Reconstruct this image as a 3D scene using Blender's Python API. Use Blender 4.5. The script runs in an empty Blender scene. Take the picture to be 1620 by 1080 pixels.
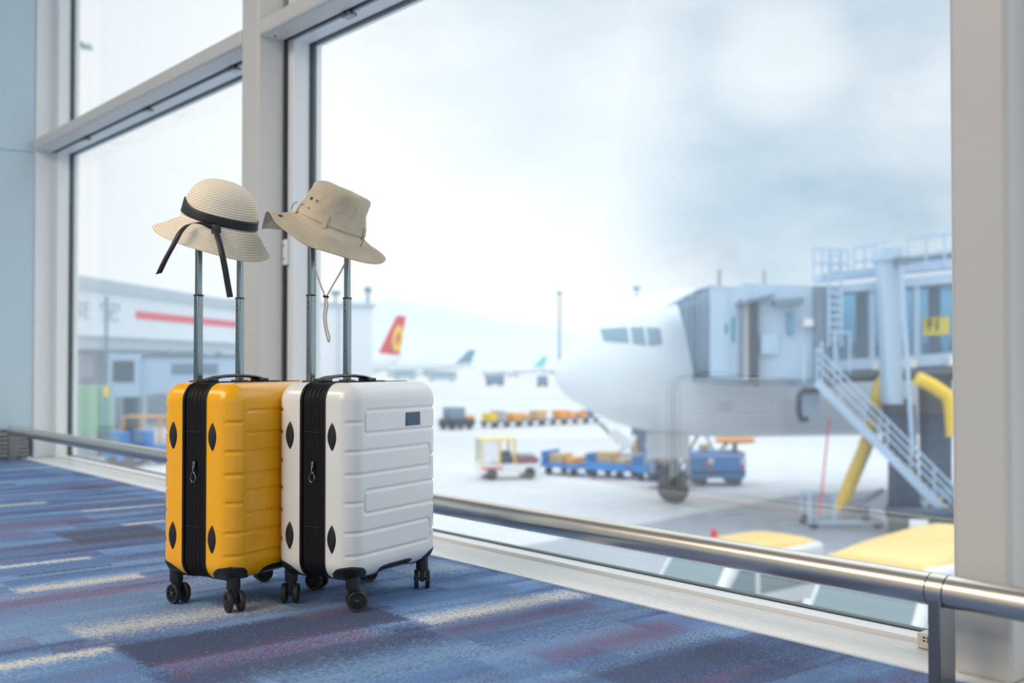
import bpy, bmesh, math, random
from mathutils import Vector, Matrix, noise
C = bpy.context.scene
COL = C.collection
PI = math.pi
# ------------------------------------------------------------------ camera
F = 1700.0
YAW = math.atan2(F, 1415.0)
PITCH = math.atan2(33.0, F)
EYE = 0.6
sY, cY, sP, cP = math.sin(YAW), math.cos(YAW), math.sin(PITCH), math.cos(PITCH)
cam = bpy.data.cameras.new('camera')
cam.lens = 36.0 * F / 1620.0
cam.sensor_width = 36.0
cam.clip_start, cam.clip_end = 0.05, 9000
cam.dof.use_dof = True
cam.dof.focus_distance = 2.62
cam.dof.aperture_fstop = 2.6
co = bpy.data.objects.new('camera', cam)
COL.objects.link(co)
co.location = (0, 0, EYE)
co.rotation_euler = (PI / 2 + PITCH, 0, YAW)
C.camera = co

def W(X, D, Z=0.0):
    """right of the camera, ahead of it, height -> world"""
    return Vector((cY * X - sY * D, sY * X + cY * D, Z))

def at(px, py, D):
    """point along the ray through an image pixel, D metres ahead"""
    dx, dy = (px - 810) / F, (540 - py) / F
    fw, up = cP - dy * sP, sP + dy * cP
    k = D / fw
    return W(dx * k, D, EYE + up * k)

def on(px, py, z):
    dx, dy = (px - 810) / F, (540 - py) / F
    fw, up = cP - dy * sP, sP + dy * cP
    k = (z - EYE) / up
    return W(dx * k, fw * k, z)

# ------------------------------------------------------------------ sky
GROUND = -5.1
world = bpy.data.worlds.new('overcast_sky')
C.world = world
world.use_nodes = True

class NT:
    """small node-tree writer"""
    def __init__(s, tree):
        s.t = tree
    def n(s, kind, **kw):
        nd = s.t.nodes.new(kind)
        ins = kw.pop('ins', {})
        for k, v in kw.items():
            setattr(nd, k, v)
        for k, v in ins.items():
            if hasattr(v, 'is_output'):
                s.t.links.new(v, nd.inputs[k])
            else:
                nd.inputs[k].default_value = v
        return nd
    def m(s, op, a, b=None, c=None, clamp=False):
        ins = {0: a}
        if b is not None: ins[1] = b
        if c is not None: ins[2] = c
        return s.n('ShaderNodeMath', operation=op, use_clamp=clamp, ins=ins).outputs[0]
    def vm(s, op, a, b=None):
        ins = {0: a}
        if b is not None: ins[1] = b
        nd = s.n('ShaderNodeVectorMath', operation=op, ins=ins)
        return nd.outputs['Value'] if op in ('DOT_PRODUCT', 'LENGTH', 'DISTANCE') else nd.outputs[0]
    def mr(s, v, a, b, c=0.0, d=1.0, smooth=False):
        return s.n('ShaderNodeMapRange', interpolation_type='SMOOTHSTEP' if smooth else 'LINEAR', clamp=True,
                   ins={0: v, 1: a, 2: b, 3: c, 4: d}).outputs[0]
    def mix(s, f, a, b):
        nd = s.n('ShaderNodeMix', data_type='RGBA')
        for i, v in ((0, f), (6, a), (7, b)):
            if hasattr(v, 'is_output'): s.t.links.new(v, nd.inputs[i])
            else: nd.inputs[i].default_value = v if i == 0 else (*v, 1)
        return nd.outputs[2]
    def noise(s, vec, scale, detail=4, rough=0.5, out=0):
        return s.n('ShaderNodeTexNoise', ins={'Vector': vec, 'Scale': scale, 'Detail': detail, 'Roughness': rough}).outputs[out]

def sky():
    t = NT(world.node_tree)
    bg = world.node_tree.nodes['Background']
    d = t.n('ShaderNodeTexCoord').outputs['Generated']
    def patch(px, py, r0, r1):
        v = (at(px, py, 100) - Vector((0, 0, EYE))).normalized()
        return t.mr(t.vm('DOT_PRODUCT', d, tuple(v)), math.cos(r1), math.cos(r0), 0, 1, True)
    sc = t.vm('MULTIPLY', d, (1.0, 1.0, 2.2))
    n1 = t.noise(sc, 3.2, 5, 0.55)
    n2 = t.noise(sc, 7.0, 4, 0.5)
    nn = t.m('ADD', t.m('MULTIPLY', n1, 0.7), t.m('MULTIPLY', n2, 0.3))
    cl = t.mr(nn, 0.34, 0.62, 0.32, 0.95)
    p1 = patch(1330, 230, 0.02, 0.27)
    p2 = patch(1500, 60, 0.05, 0.40)
    p3 = patch(820, 60, 0.0, 0.17)
    p4 = patch(930, 200, 0.0, 0.12)
    amt = t.m('MAXIMUM', t.m('MULTIPLY', p1, 1.0), t.m('MULTIPLY', p2, 0.72))
    amt = t.m('MAXIMUM', amt, t.m('MULTIPLY', p3, 0.62))
    amt = t.m('MAXIMUM', amt, t.m('MULTIPLY', p4, 0.45))
    amt = t.m('MULTIPLY', amt, cl)
    hole = patch(1230, 90, 0.0, 0.075)
    amt = t.m('MULTIPLY', amt, t.m('SUBTRACT', 1.0, t.m('MULTIPLY', hole, 0.55)))
    col = t.mix(amt, (1.22, 1.23, 1.24), (0.47, 0.65, 0.81))
    # low bluish band in the far mist
    z = t.n('ShaderNodeSeparateXYZ', ins={0: d}).outputs[2]
    # an overcast sky grows brighter towards the zenith
    st = t.mr(z, 0.36, 0.95, 1.0, 2.0, True)
    col = t.mix(t.mr(z, 0.38, 0.85, 0.0, 1.0, True), col, (1.04, 1.16, 1.28))
    t.t.links.new(col, bg.inputs[0])
    t.t.links.new(st, bg.inputs[1])
sky()

# ------------------------------------------------------------------ room lamps and exposure
def area(name, loc, sx, sy, power, col, rot=(0, 0, 0)):
    l = bpy.data.lights.new(name, 'AREA')
    l.shape, l.size, l.size_y, l.energy, l.color = 'RECTANGLE', sx, sy, power, col
    o = bpy.data.objects.new(name, l)
    COL.objects.link(o)
    o.location, o.rotation_euler = loc, rot
    return o
CEIL = 3.9
WARM = (1.0, 0.87, 0.70)
for i, (x, y) in enumerate(((-4.6, -2.2), (-2.4, -2.2), (-2.6, -4.6), (-0.6, -4.6), (-2.2, -6.6))):
    area('ceiling_panel_lamp', (x, y, CEIL - 0.03), 2.0, 1.7, 92, WARM)
for i in range(4):
    l = bpy.data.lights.new('downlight_lamp', 'SPOT')
    l.energy, l.shadow_soft_size, l.color, l.spot_size, l.spot_blend = 40, 0.05, (1, 0.92, 0.8), 1.7, 0.6
    o = bpy.data.objects.new('downlight_lamp', l)
    COL.objects.link(o)
    o.location = (1.6 + 0.75 * i, 0.9 - 0.3 * i, CEIL - 0.03)
C.view_settings.view_transform = 'Standard'
C.view_settings.look = 'None'
C.view_settings.gamma = 1
C.view_settings.use_curve_mapping = False
C.view_settings.exposure = 0.0
C.cycles.use_denoising = True
C.cycles.max_bounces = 8
C.cycles.transparent_max_bounces = 16
C.cycles.sample_clamp_indirect = 4.0

# ------------------------------------------------------------------ materials
def mat(name, col, rough=0.5, metal=0.0, spec=0.5, bump=None, vary=None, coat=0.0, aniso=0.0):
    """bump=(scale, strength, distance); vary=(scale, other colour, amount)"""
    m = bpy.data.materials.new(name)
    m.use_nodes = True
    t = NT(m.node_tree)
    b = m.node_tree.nodes['Principled BSDF']
    b.inputs['Base Color'].default_value = (*col, 1)
    b.inputs['Roughness'].default_value = rough
    b.inputs['Metallic'].default_value = metal
    b.inputs['Specular IOR Level'].default_value = spec
    b.inputs['Coat Weight'].default_value = coat
    co_ = t.n('ShaderNodeTexCoord').outputs['Object']
    if vary:
        f = t.mr(t.noise(co_, vary[0], 5), 0.35, 0.65, 0, vary[2])
        m.node_tree.links.new(t.mix(f, col, vary[1]), b.inputs['Base Color'])
    if bump:
        bn = t.n('ShaderNodeBump', ins={'Height': t.noise(co_, bump[0], 3), 'Strength': bump[1], 'Distance': bump[2]})
        m.node_tree.links.new(bn.outputs[0], b.inputs['Normal'])
    return m

def srgb(r, g, b):
    return tuple(((c / 255) / 12.92 if c <= 10 else (((c / 255) + 0.055) / 1.055) ** 2.4) for c in (r, g, b))

M = {}
M['paint'] = mat('white_paint', (0.62, 0.62, 0.60), 0.42, vary=(3, (0.59, 0.58, 0.56), 0.5), bump=(180, 0.05, 0.001))
M['panel'] = mat('wall_panel', (0.48, 0.63, 0.72), 0.5, vary=(2, (0.45, 0.60, 0.69), 0.5))
M['ceil'] = mat('ceiling_paint', (0.42, 0.38, 0.34), 0.8)
M['backwall'] = mat('back_wall_paint', (0.62, 0.58, 0.52), 0.7)
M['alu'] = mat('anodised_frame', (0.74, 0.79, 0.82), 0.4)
M['gasket'] = mat('black_gasket', (0.015, 0.04, 0.045), 0.5)
M['sill'] = mat('white_sill', (0.85, 0.86, 0.86), 0.35)
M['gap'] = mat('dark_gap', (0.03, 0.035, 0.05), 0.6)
M['steel'] = mat('brushed_steel', (0.74, 0.68, 0.60), 0.30, 1.0, vary=(6, (0.66, 0.60, 0.53), 0.6))
M['post'] = mat('post_steel', (0.22, 0.23, 0.24), 0.34, 0.9)
M['black'] = mat('black_plastic', (0.012, 0.013, 0.016), 0.35, bump=(300, 0.05, 0.0005))
M['rubber'] = mat('black_rubber', (0.02, 0.02, 0.022), 0.55)
M['band'] = mat('black_zip_fabric', (0.006, 0.006, 0.008), 0.55, spec=0.25)
M['pole'] = mat('gunmetal_tube', (0.23, 0.30, 0.33), 0.24, 1.0)
M['pole_dark'] = mat('dark_tube', (0.10, 0.11, 0.12), 0.3, 0.9)
M['hub'] = mat('gloss_black_hub', (0.03, 0.031, 0.034), 0.18)
M['zip'] = mat('zip_metal', (0.25, 0.26, 0.28), 0.25, 1.0)
M['ribbon'] = mat('black_ribbon', (0.012, 0.016, 0.022), 0.5, bump=(500, 0.2, 0.0008))
M['khaki_dark'] = mat('eyelet_metal', (0.12, 0.12, 0.11), 0.35, 0.8)
M['khaki_cord'] = mat('khaki_cord', srgb(190, 176, 152), 0.8)
M['hull'] = mat('aircraft_white', (0.74, 0.80, 0.85), 0.28)
M['hull_low'] = mat('aircraft_grey', (0.62, 0.64, 0.66), 0.35)
M['cockpit'] = mat('cockpit_glass', (0.20, 0.32, 0.40), 0.08)
M['teal'] = mat('teal_paint', srgb(20, 120, 130), 0.4)
M['bridge'] = mat('bridge_paint', srgb(176, 200, 222), 0.5)
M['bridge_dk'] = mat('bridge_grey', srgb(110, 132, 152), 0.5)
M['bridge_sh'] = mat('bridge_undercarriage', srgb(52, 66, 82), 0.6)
M['canopy'] = mat('canopy_fabric', srgb(120, 142, 162), 0.8)
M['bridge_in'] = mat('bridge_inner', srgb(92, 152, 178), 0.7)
M['yellow'] = mat('signal_yellow', srgb(238, 196, 40), 0.5)
M['hose'] = mat('yellow_hose', srgb(246, 210, 60), 0.6)
M['hose_gr'] = mat('grey_hose', srgb(170, 165, 150), 0.6)
M['vanyel'] = mat('van_yellow', srgb(245, 205, 120), 0.35)
M['vanwhite'] = mat('van_white', (0.78, 0.80, 0.81), 0.3)
M['vanglass'] = mat('van_glass', (0.16, 0.24, 0.26), 0.06)
M['red'] = mat('red_paint', srgb(206, 40, 50), 0.45)
M['redsoft'] = mat('red_stripe', srgb(224, 70, 84), 0.5)
M['blue'] = mat('blue_paint', srgb(40, 132, 204), 0.45)
M['orange'] = mat('orange_paint', srgb(238, 160, 60), 0.5)
M['dark'] = mat('dark_machine', (0.06, 0.07, 0.08), 0.6)
M['grey'] = mat('grey_machine', (0.35, 0.38, 0.41), 0.6)
M['white'] = mat('white_machine', (0.8, 0.81, 0.82), 0.5)
M['maroon'] = mat('maroon_seat', srgb(150, 70, 90), 0.6)
M['green'] = mat('green_container', srgb(120, 178, 140), 0.6)
M['bldg'] = mat('building_cladding', (0.72, 0.77, 0.82), 0.6)
M['bldg_gr'] = mat('building_grey', (0.42, 0.50, 0.57), 0.6)
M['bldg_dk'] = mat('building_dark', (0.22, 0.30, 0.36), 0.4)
M['sign'] = mat('sign_grey', (0.35, 0.42, 0.48), 0.6)
M['cream'] = mat('cream_plastic', (0.72, 0.70, 0.62), 0.5)
M['ink'] = mat('dark_ink', (0.05, 0.05, 0.05), 0.6)
M['tan'] = mat('carton_tan', srgb(206, 170, 120), 0.7)
M['hill'] = mat('hazy_hill', (0.58, 0.66, 0.72), 0.9, vary=(0.004, (0.64, 0.71, 0.76), 0.8))  # pale blue of the distant haze put into the base colour
M['skin'] = mat('skin', srgb(190, 150, 125), 0.6)

def glass_mat(name='window_glass', tint=(0.97, 0.985, 0.99), f0=0.075, dust_haze=0.0):
    m = bpy.data.materials.new(name)
    m.use_nodes = True
    t = NT(m.node_tree)
    m.node_tree.nodes.remove(m.node_tree.nodes['Principled BSDF'])
    out = m.node_tree.nodes['Material Output']
    g = t.n('ShaderNodeNewGeometry')
    c = t.m('ABSOLUTE', t.vm('DOT_PRODUCT', g.outputs['Incoming'], g.outputs['Normal']))
    f = t.m('ADD', f0, t.m('MULTIPLY', 1 - f0, t.m('POWER', t.m('SUBTRACT', 1.0, c, clamp=True), 5.0)), clamp=True)
    tr = t.n('ShaderNodeBsdfTransparent', ins={0: (*tint, 1)})
    gl = t.n('ShaderNodeBsdfGlossy', ins={'Color': (1, 1, 1, 1), 'Roughness': 0.0})
    mx = t.n('ShaderNodeMixShader', ins={0: f, 1: tr.outputs[0], 2: gl.outputs[0]})
    if dust_haze:  # smudgy dust film whose pale veil also paints the haze outdoors
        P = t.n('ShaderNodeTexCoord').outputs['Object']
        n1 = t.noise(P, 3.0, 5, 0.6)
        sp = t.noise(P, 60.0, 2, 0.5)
        a = t.m('MULTIPLY', t.mr(n1, 0.3, 0.7, 0.7, 1.3), dust_haze)
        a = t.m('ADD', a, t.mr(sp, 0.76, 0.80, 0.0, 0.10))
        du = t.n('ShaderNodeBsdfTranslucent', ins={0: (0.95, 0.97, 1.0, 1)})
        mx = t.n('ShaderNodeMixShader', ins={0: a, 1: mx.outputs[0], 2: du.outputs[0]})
    t.t.links.new(mx.outputs[0], out.inputs[0])
    return m
M['glass'] = glass_mat(dust_haze=0.026)
M['tint'] = glass_mat('tinted_glass', (0.54, 0.73, 0.81), 0.05)

def shell_mat(name, col):
    m = mat(name, col, 0.22, spec=0.5, coat=0.3)
    t = NT(m.node_tree)
    b = m.node_tree.nodes['Principled BSDF']
    b.inputs['Coat Roughness'].default_value = 0.12
    co_ = t.n('ShaderNodeTexCoord').outputs['Object']
    sep = t.n('ShaderNodeSeparateXYZ', ins={0: co_})
    sx, sz, sy = sep.outputs[0], sep.outputs[2], sep.outputs[1]
    # woven micro texture: crossed fine waves
    k = 1500
    a = t.m('SINE', t.m('MULTIPLY', t.m('ADD', t.m('ADD', sx, sy), sz), k))
    c = t.m('SINE', t.m('MULTIPLY', t.m('SUBTRACT', t.m('ADD', sx, sy), sz), k))
    bn = t.n('ShaderNodeBump', ins={'Height': t.m('MULTIPLY', a, c), 'Strength': 0.10, 'Distance': 0.0006})
    t.t.links.new(bn.outputs[0], b.inputs['Normal'])
    return m
M['yshell'] = shell_mat('yellow_shell', srgb(255, 182, 6))
M['wshell'] = shell_mat('white_shell', (0.80, 0.81, 0.81))
M['plate'] = mat('name_plate', srgb(70, 88, 108), 0.35, 0.5)

def straw():
    m = mat('woven_straw', srgb(226, 206, 172), 0.75)
    t = NT(m.node_tree)
    b = m.node_tree.nodes['Principled BSDF']
    uv = t.n('ShaderNodeTexCoord').outputs['UV']
    sep = t.n('ShaderNodeSeparateXYZ', ins={0: uv})
    u, v = sep.outputs[0], sep.outputs[1]
    ph = t.m('MULTIPLY', v, 2 * PI / 0.0062)
    wave = t.m('ABSOLUTE', t.m('SINE', t.m('MULTIPLY', ph, 0.5)))
    zig = t.m('SINE', t.m('ADD', t.m('MULTIPLY', u, 600.0), t.m('MULTIPLY', ph, 2.0)))
    h = t.m('ADD', t.m('POWER', wave, 0.5), t.m('MULTIPLY', zig, 0.08))
    nz = t.noise(t.vm('MULTIPLY', uv, (60, 900, 1)), 3.0, 3)
    f = t.m('MULTIPLY', t.mr(wave, 0.0, 0.55), t.mr(nz, 0.2, 0.55, 0.75, 1.0))
    t.t.links.new(t.mix(f, srgb(190, 170, 140), srgb(252, 242, 222)), b.inputs['Base Color'])
    bn = t.n('ShaderNodeBump', ins={'Height': h, 'Strength': 0.7, 'Distance': 0.0016})
    t.t.links.new(bn.outputs[0], b.inputs['Normal'])
    return m
M['straw'] = straw()

def khaki():
    m = mat('khaki_cotton', srgb(190, 172, 140), 0.85)
    t = NT(m.node_tree)
    b = m.node_tree.nodes['Principled BSDF']
    co_ = t.n('ShaderNodeTexCoord')
    v = t.n('ShaderNodeSeparateXYZ', ins={0: co_.outputs['UV']}).outputs[1]
    # stitched rings on the brim (v counts metres out along the profile)
    ring = t.m('POWER', t.m('ABSOLUTE', t.m('SINE', t.m('MULTIPLY', v, PI / 0.0055))), 0.35)
    onbrim = t.mr(v, 0.186, 0.19)
    h = t.m('ADD', t.m('MULTIPLY', ring, onbrim), t.m('MULTIPLY', t.noise(co_.outputs['Object'], 25, 4), 2.5))
    f = t.mr(t.noise(co_.outputs['Object'], 14, 5), 0.35, 0.7)
    t.t.links.new(t.mix(f, srgb(188, 176, 154), srgb(204, 193, 172)), b.inputs['Base Color'])
    bn = t.n('ShaderNodeBump', ins={'Height': h, 'Strength': 0.6, 'Distance': 0.0024})
    t.t.links.new(bn.outputs[0], b.inputs['Normal'])
    return m
M['khaki'] = khaki()

def carpet():
    m = mat('woven_carpet', (0.2, 0.3, 0.5), 0.95, spec=0.1)
    t = NT(m.node_tree)
    b = m.node_tree.nodes['Principled BSDF']
    P = t.n('ShaderNodeTexCoord').outputs['Object']
    sep = t.n('ShaderNodeSeparateXYZ', ins={0: P})
    x, y = sep.outputs[0], sep.outputs[1]
    # plank tiles laid along y
    tw, tl = 0.25, 1.0
    ix = t.m('FLOOR', t.m('DIVIDE', x, tw))
    iy = t.m('FLOOR', t.m('ADD', t.m('DIVIDE', y, tl), t.m('MULTIPLY', ix, 0.37)))
    tile = t.n('ShaderNodeCombineXYZ', ins={0: ix, 1: iy}).outputs[0]
    wn = t.n('ShaderNodeTexWhiteNoise', noise_dimensions='3D', ins={0: tile}).outputs[0]
    shift = t.n('ShaderNodeCombineXYZ', ins={0: t.m('MULTIPLY', wn, 13.0), 1: t.m('MULTIPLY', wn, 7.0)}).outputs[0]
    streak = t.vm('ADD', t.vm('MULTIPLY', P, (7.0, 0.9, 1)), shift)
    s1 = t.noise(streak, 1.0, 3, 0.5)
    s2 = t.noise(t.vm('ADD', streak, (31, 5, 0)), 1.0, 3, 0.5)
    s3 = t.noise(t.vm('ADD', streak, (3, 55, 0)), 1.3, 3, 0.5)
    fib = t.mr(t.noise(t.vm('MULTIPLY', P, (330, 240, 1)), 1.0, 1, 0.5), 0.3, 0.7)
    fib2 = t.mr(t.noise(t.vm('MULTIPLY', P, (200, 85, 1)), 1.0, 2, 0.6), 0.32, 0.68)
    fib3 = t.mr(t.noise(t.vm('MULTIPLY', P, (60, 22, 1)), 1.0, 2, 0.6), 0.3, 0.7)
    fb = t.m('ADD', t.m('ADD', t.m('MULTIPLY', fib, 0.32), t.m('MULTIPLY', fib2, 0.50)), t.m('MULTIPLY', fib3, 0.18))
    def speck(v, lo, hi):      # soft mask broken into fibres
        return t.mr(t.m('ADD', v, t.m('MULTIPLY', t.m('SUBTRACT', fb, 0.5), 0.62)), (lo + hi) / 2 - (hi - lo) * 0.32, (lo + hi) / 2 + (hi - lo) * 0.32)
    BLUE, LIGHT, SLATE, MAUVE, CREAM = srgb(106, 142, 194), srgb(142, 178, 220), srgb(82, 94, 128), srgb(142, 114, 140), srgb(230, 229, 224)
    c = t.mix(speck(s1, 0.42, 0.6), BLUE, LIGHT)
    c = t.mix(t.m('MULTIPLY', speck(s2, 0.52, 0.66), 0.8), c, MAUVE)
    c = t.mix(t.m('MULTIPLY', speck(s3, 0.54, 0.66), 0.8), c, SLATE)
    c = t.mix(t.m('MULTIPLY', t.mr(wn, 0.72, 0.76), 0.35), c, SLATE)
    # bands and fields woven at their own places: (point, point, half width, softness, colour, strength)
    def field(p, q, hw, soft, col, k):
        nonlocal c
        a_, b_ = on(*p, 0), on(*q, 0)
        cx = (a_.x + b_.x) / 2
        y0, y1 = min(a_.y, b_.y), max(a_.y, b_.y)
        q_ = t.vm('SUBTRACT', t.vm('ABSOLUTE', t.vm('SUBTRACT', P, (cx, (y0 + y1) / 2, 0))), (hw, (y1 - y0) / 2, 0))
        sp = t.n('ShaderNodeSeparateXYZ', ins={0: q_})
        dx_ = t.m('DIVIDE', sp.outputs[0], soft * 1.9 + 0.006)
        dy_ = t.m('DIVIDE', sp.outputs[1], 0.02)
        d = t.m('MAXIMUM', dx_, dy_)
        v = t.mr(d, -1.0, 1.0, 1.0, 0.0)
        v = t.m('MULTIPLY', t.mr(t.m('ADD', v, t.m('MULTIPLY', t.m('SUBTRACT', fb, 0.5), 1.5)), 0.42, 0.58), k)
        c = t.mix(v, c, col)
    DARK = srgb(76, 84, 112)
    field((-60, 1000), (330, 950), 0.17, 0.05, LIGHT, 0.45)
    field((100, 850), (260, 838), 0.16, 0.03, srgb(96, 98, 118), 0.85)
    field((-40, 835), (150, 822), 0.12, 0.05, srgb(120, 110, 140), 0.7)
    field((60, 845), (-60, 850), 0.05, 0.03, MAUVE, 0.6)
    field((-30, 900), (143, 882), 0.018, 0.015, CREAM, 0.95)
    field((22, 932), (228, 912), 0.032, 0.02, CREAM, 0.9)
    field((-40, 960), (200, 935), 0.035, 0.04, MAUVE, 0.75)
    field((20, 905), (190, 898), 0.012, 0.012, DARK, 0.8)
    field((120, 1000), (440, 955), 0.045, 0.05, CREAM, 0.75)
    field((-30, 1062), (182, 1022), 0.022, 0.015, CREAM, 0.95)
    field((-30, 1038), (140, 1012), 0.014, 0.012, DARK, 0.7)
    field((130, 808), (262, 798), 0.022, 0.012, CREAM, 0.85)
    field((196, 830), (262, 823), 0.025, 0.012, CREAM, 0.85)
    field((-10, 800), (75, 795), 0.03, 0.02, CREAM, 0.7)
    field((-10, 762), (120, 757), 0.05, 0.03, LIGHT, 0.8)
    field((0, 742), (90, 738), 0.06, 0.03, srgb(160, 186, 216), 0.8)
    field((110, 775), (200, 765), 0.07, 0.05, srgb(104, 104, 130), 0.8)
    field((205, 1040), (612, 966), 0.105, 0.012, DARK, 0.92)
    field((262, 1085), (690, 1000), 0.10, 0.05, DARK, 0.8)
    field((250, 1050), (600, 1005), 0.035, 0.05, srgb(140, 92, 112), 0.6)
    field((440, 1090), (760, 1020), 0.06, 0.07, LIGHT, 0.75)
    field((470, 975), (600, 955), 0.02, 0.03, MAUVE, 0.6)
    field((612, 957), (800, 925), 0.05, 0.04, srgb(120, 156, 204), 0.85)
    field((665, 982), (912, 938), 0.035, 0.03, CREAM, 0.92)
    field((700, 1000), (940, 955), 0.03, 0.04, srgb(116, 92, 116), 0.7)
    field((760, 1045), (1000, 990), 0.06, 0.06, LIGHT, 0.7)
    field((860, 1040), (1080, 990), 0.04, 0.05, srgb(140, 96, 118), 0.6)
    field((960, 1075), (1200, 1020), 0.09, 0.05, srgb(84, 92, 120), 0.75)
    field((640, 905), (720, 893), 0.07, 0.06, srgb(190, 200, 216), 0.7)
    c = t.mix(t.mr(fib, 0.25, 0.9, 0.0, 0.34), c, (0.05, 0.065, 0.12))
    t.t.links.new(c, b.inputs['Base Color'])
    bn = t.n('ShaderNodeBump', ins={'Height': fb, 'Strength': 0.8, 'Distance': 0.004})
    t.t.links.new(bn.outputs[0], b.inputs['Normal'])
    return m
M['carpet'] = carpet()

def concrete():
    m = mat('apron_concrete', (0.6, 0.6, 0.6), 0.7)
    t = NT(m.node_tree)
    b = m.node_tree.nodes['Principled BSDF']
    P = t.n('ShaderNodeTexCoord').outputs['Object']
    n1 = t.noise(t.vm('MULTIPLY', P, (0.05, 0.05, 1)), 1.0, 5, 0.55)
    n2 = t.noise(P, 0.8, 4, 0.6)
    c = t.mix(t.mr(n1, 0.35, 0.65), (0.67, 0.67, 0.655), (0.54, 0.55, 0.56))
    c = t.mix(t.mr(n2, 0.4, 0.8, 0, 0.25), c, (0.45, 0.46, 0.48))
    t.t.links.new(c, b.inputs['Base Color'])
    return m
M['apron'] = concrete()
M['asphalt'] = mat('stand_asphalt', (0.30, 0.32, 0.35), 0.75, vary=(0.4, (0.36, 0.38, 0.41), 0.8))
M['linepaint'] = mat('line_paint', srgb(226, 226, 220), 0.6)
M['linered'] = mat('red_line_paint', srgb(206, 150, 140), 0.6)

# ------------------------------------------------------------------ mesh building
class MB:
    def __init__(s):
        s.v, s.f, s.uv = [], [], None
    def add(s, vs, fs):
        k = len(s.v)
        s.v += [Vector(p) for p in vs]
        s.f += [tuple(i + k for i in f) for f in fs]
        return s
    def hexa(s, b4, t4):
        return s.add(list(b4) + list(t4), [(3, 2, 1, 0), (4, 5, 6, 7), (0, 1, 5, 4), (1, 2, 6, 5), (2, 3, 7, 6), (3, 0, 4, 7)])
    def box(s, a, b):
        (x0, y0, z0), (x1, y1, z1) = a, b
        x0, x1 = min(x0, x1), max(x0, x1); y0, y1 = min(y0, y1), max(y0, y1); z0, z1 = min(z0, z1), max(z0, z1)
        return s.hexa([(x0, y0, z0), (x1, y0, z0), (x1, y1, z0), (x0, y1, z0)], [(x0, y0, z1), (x1, y0, z1), (x1, y1, z1), (x0, y1, z1)])
    def cbox(s, c, size):
        return s.box([c[i] - size[i] / 2 for i in range(3)], [c[i] + size[i] / 2 for i in range(3)])
    def obox(s, c, ax, ay, az):
        """oriented box by centre and three half-axes"""
        c, ax, ay, az = Vector(c), Vector(ax), Vector(ay), Vector(az)
        q = [(-1, -1), (1, -1), (1, 1), (-1, 1)]
        return s.hexa([c + i * ax + j * ay - az for i, j in q], [c + i * ax + j * ay + az for i, j in q])
    def bar(s, p, q, w, h=None, up=(0, 0, 1)):
        p, q = Vector(p), Vector(q)
        d = (q - p)
        L = d.length
        d.normalize()
        side = d.cross(Vector(up))
        if side.length < 1e-4: side = d.cross(Vector((1, 0, 0)))
        side.normalize()
        u = side.cross(d)
        return s.obox((p + q) / 2, d * L / 2, side * w / 2, u * (h or w) / 2)
    def tube(s, pts, r, n=12, cap=True, closed=False):
        pts = [Vector(p) for p in pts]
        k = len(s.v)
        N = len(pts)
        rs = r if isinstance(r, (list, tuple)) else [r] * N
        ref = None
        for i, p in enumerate(pts):
            a = pts[(i - 1) % N] if (closed or i > 0) else pts[i]
            b = pts[(i + 1) % N] if (closed or i < N - 1) else pts[i]
            d = (b - a).normalized()
            if ref is None:
                ref = d.cross(Vector((0, 0, 1)))
                if ref.length < 0.1: ref = d.cross(Vector((1, 0, 0)))
            ref = (ref - d * ref.dot(d)).normalized()
            o = d.cross(ref)
            for j in range(n):
                t = 2 * PI * j / n
                s.v.append(p + rs[i] * (math.cos(t) * ref + math.sin(t) * o))
        M_ = N if closed else N - 1
        for i in range(M_):
            for j in range(n):
                a, b = k + i * n + j, k + i * n + (j + 1) % n
                c, d = k + ((i + 1) % N) * n + (j + 1) % n, k + ((i + 1) % N) * n + j
                s.f.append((a, b, c, d))
        if cap and not closed:
            s.f.append(tuple(k + j for j in range(n - 1, -1, -1)))
            s.f.append(tuple(k + (N - 1) * n + j for j in range(n)))
        return s
    def cyl(s, p, q, r, n=24):
        return s.tube([p, q], r, n)
    def lathe(s, prof, n=32, c=(0, 0, 0), ax=(0, 0, 1), cap=True):
        """prof: (radius, height) along ax"""
        ax = Vector(ax).normalized()
        u = ax.cross(Vector((0, 0, 1)))
        if u.length < 0.1: u = ax.cross(Vector((1, 0, 0)))
        u.normalize()
        w = ax.cross(u)
        k = len(s.v)
        c = Vector(c)
        for r, h in prof:
            for j in range(n):
                t = 2 * PI * j / n
                s.v.append(c + ax * h + r * (math.cos(t) * u + math.sin(t) * w))
        for i in range(len(prof) - 1):
            for j in range(n):
                s.f.append((k + i * n + j, k + i * n + (j + 1) % n, k + (i + 1) * n + (j + 1) % n, k + (i + 1) * n + j))
        if cap:
            s.f.append(tuple(k + j for j in range(n - 1, -1, -1)))
            s.f.append(tuple(k + (len(prof) - 1) * n + j for j in range(n)))
        return s
    def grid(s, rows, closed=False):
        k = len(s.v)
        n = len(rows[0])
        for r in rows: s.v += [Vector(p) for p in r]
        for i in range(len(rows) - 1):
            for j in range(n if closed else n - 1):
                s.f.append((k + i * n + j, k + i * n + (j + 1) % n, k + (i + 1) * n + (j + 1) % n, k + (i + 1) * n + j))
        return s
    def prism(s, poly, off):
        """planar polygon (3-D points) thickened by the vector off"""
        n = len(poly)
        poly = [Vector(p) for p in poly]
        off = Vector(off)
        return s.add(poly + [p + off for p in poly],
                     [tuple(range(n - 1, -1, -1)), tuple(range(n, 2 * n))] + [(i, (i + 1) % n, n + (i + 1) % n, n + i) for i in range(n)])

def root_loc(o):
    while o.parent: o = o.parent
    return o

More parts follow.
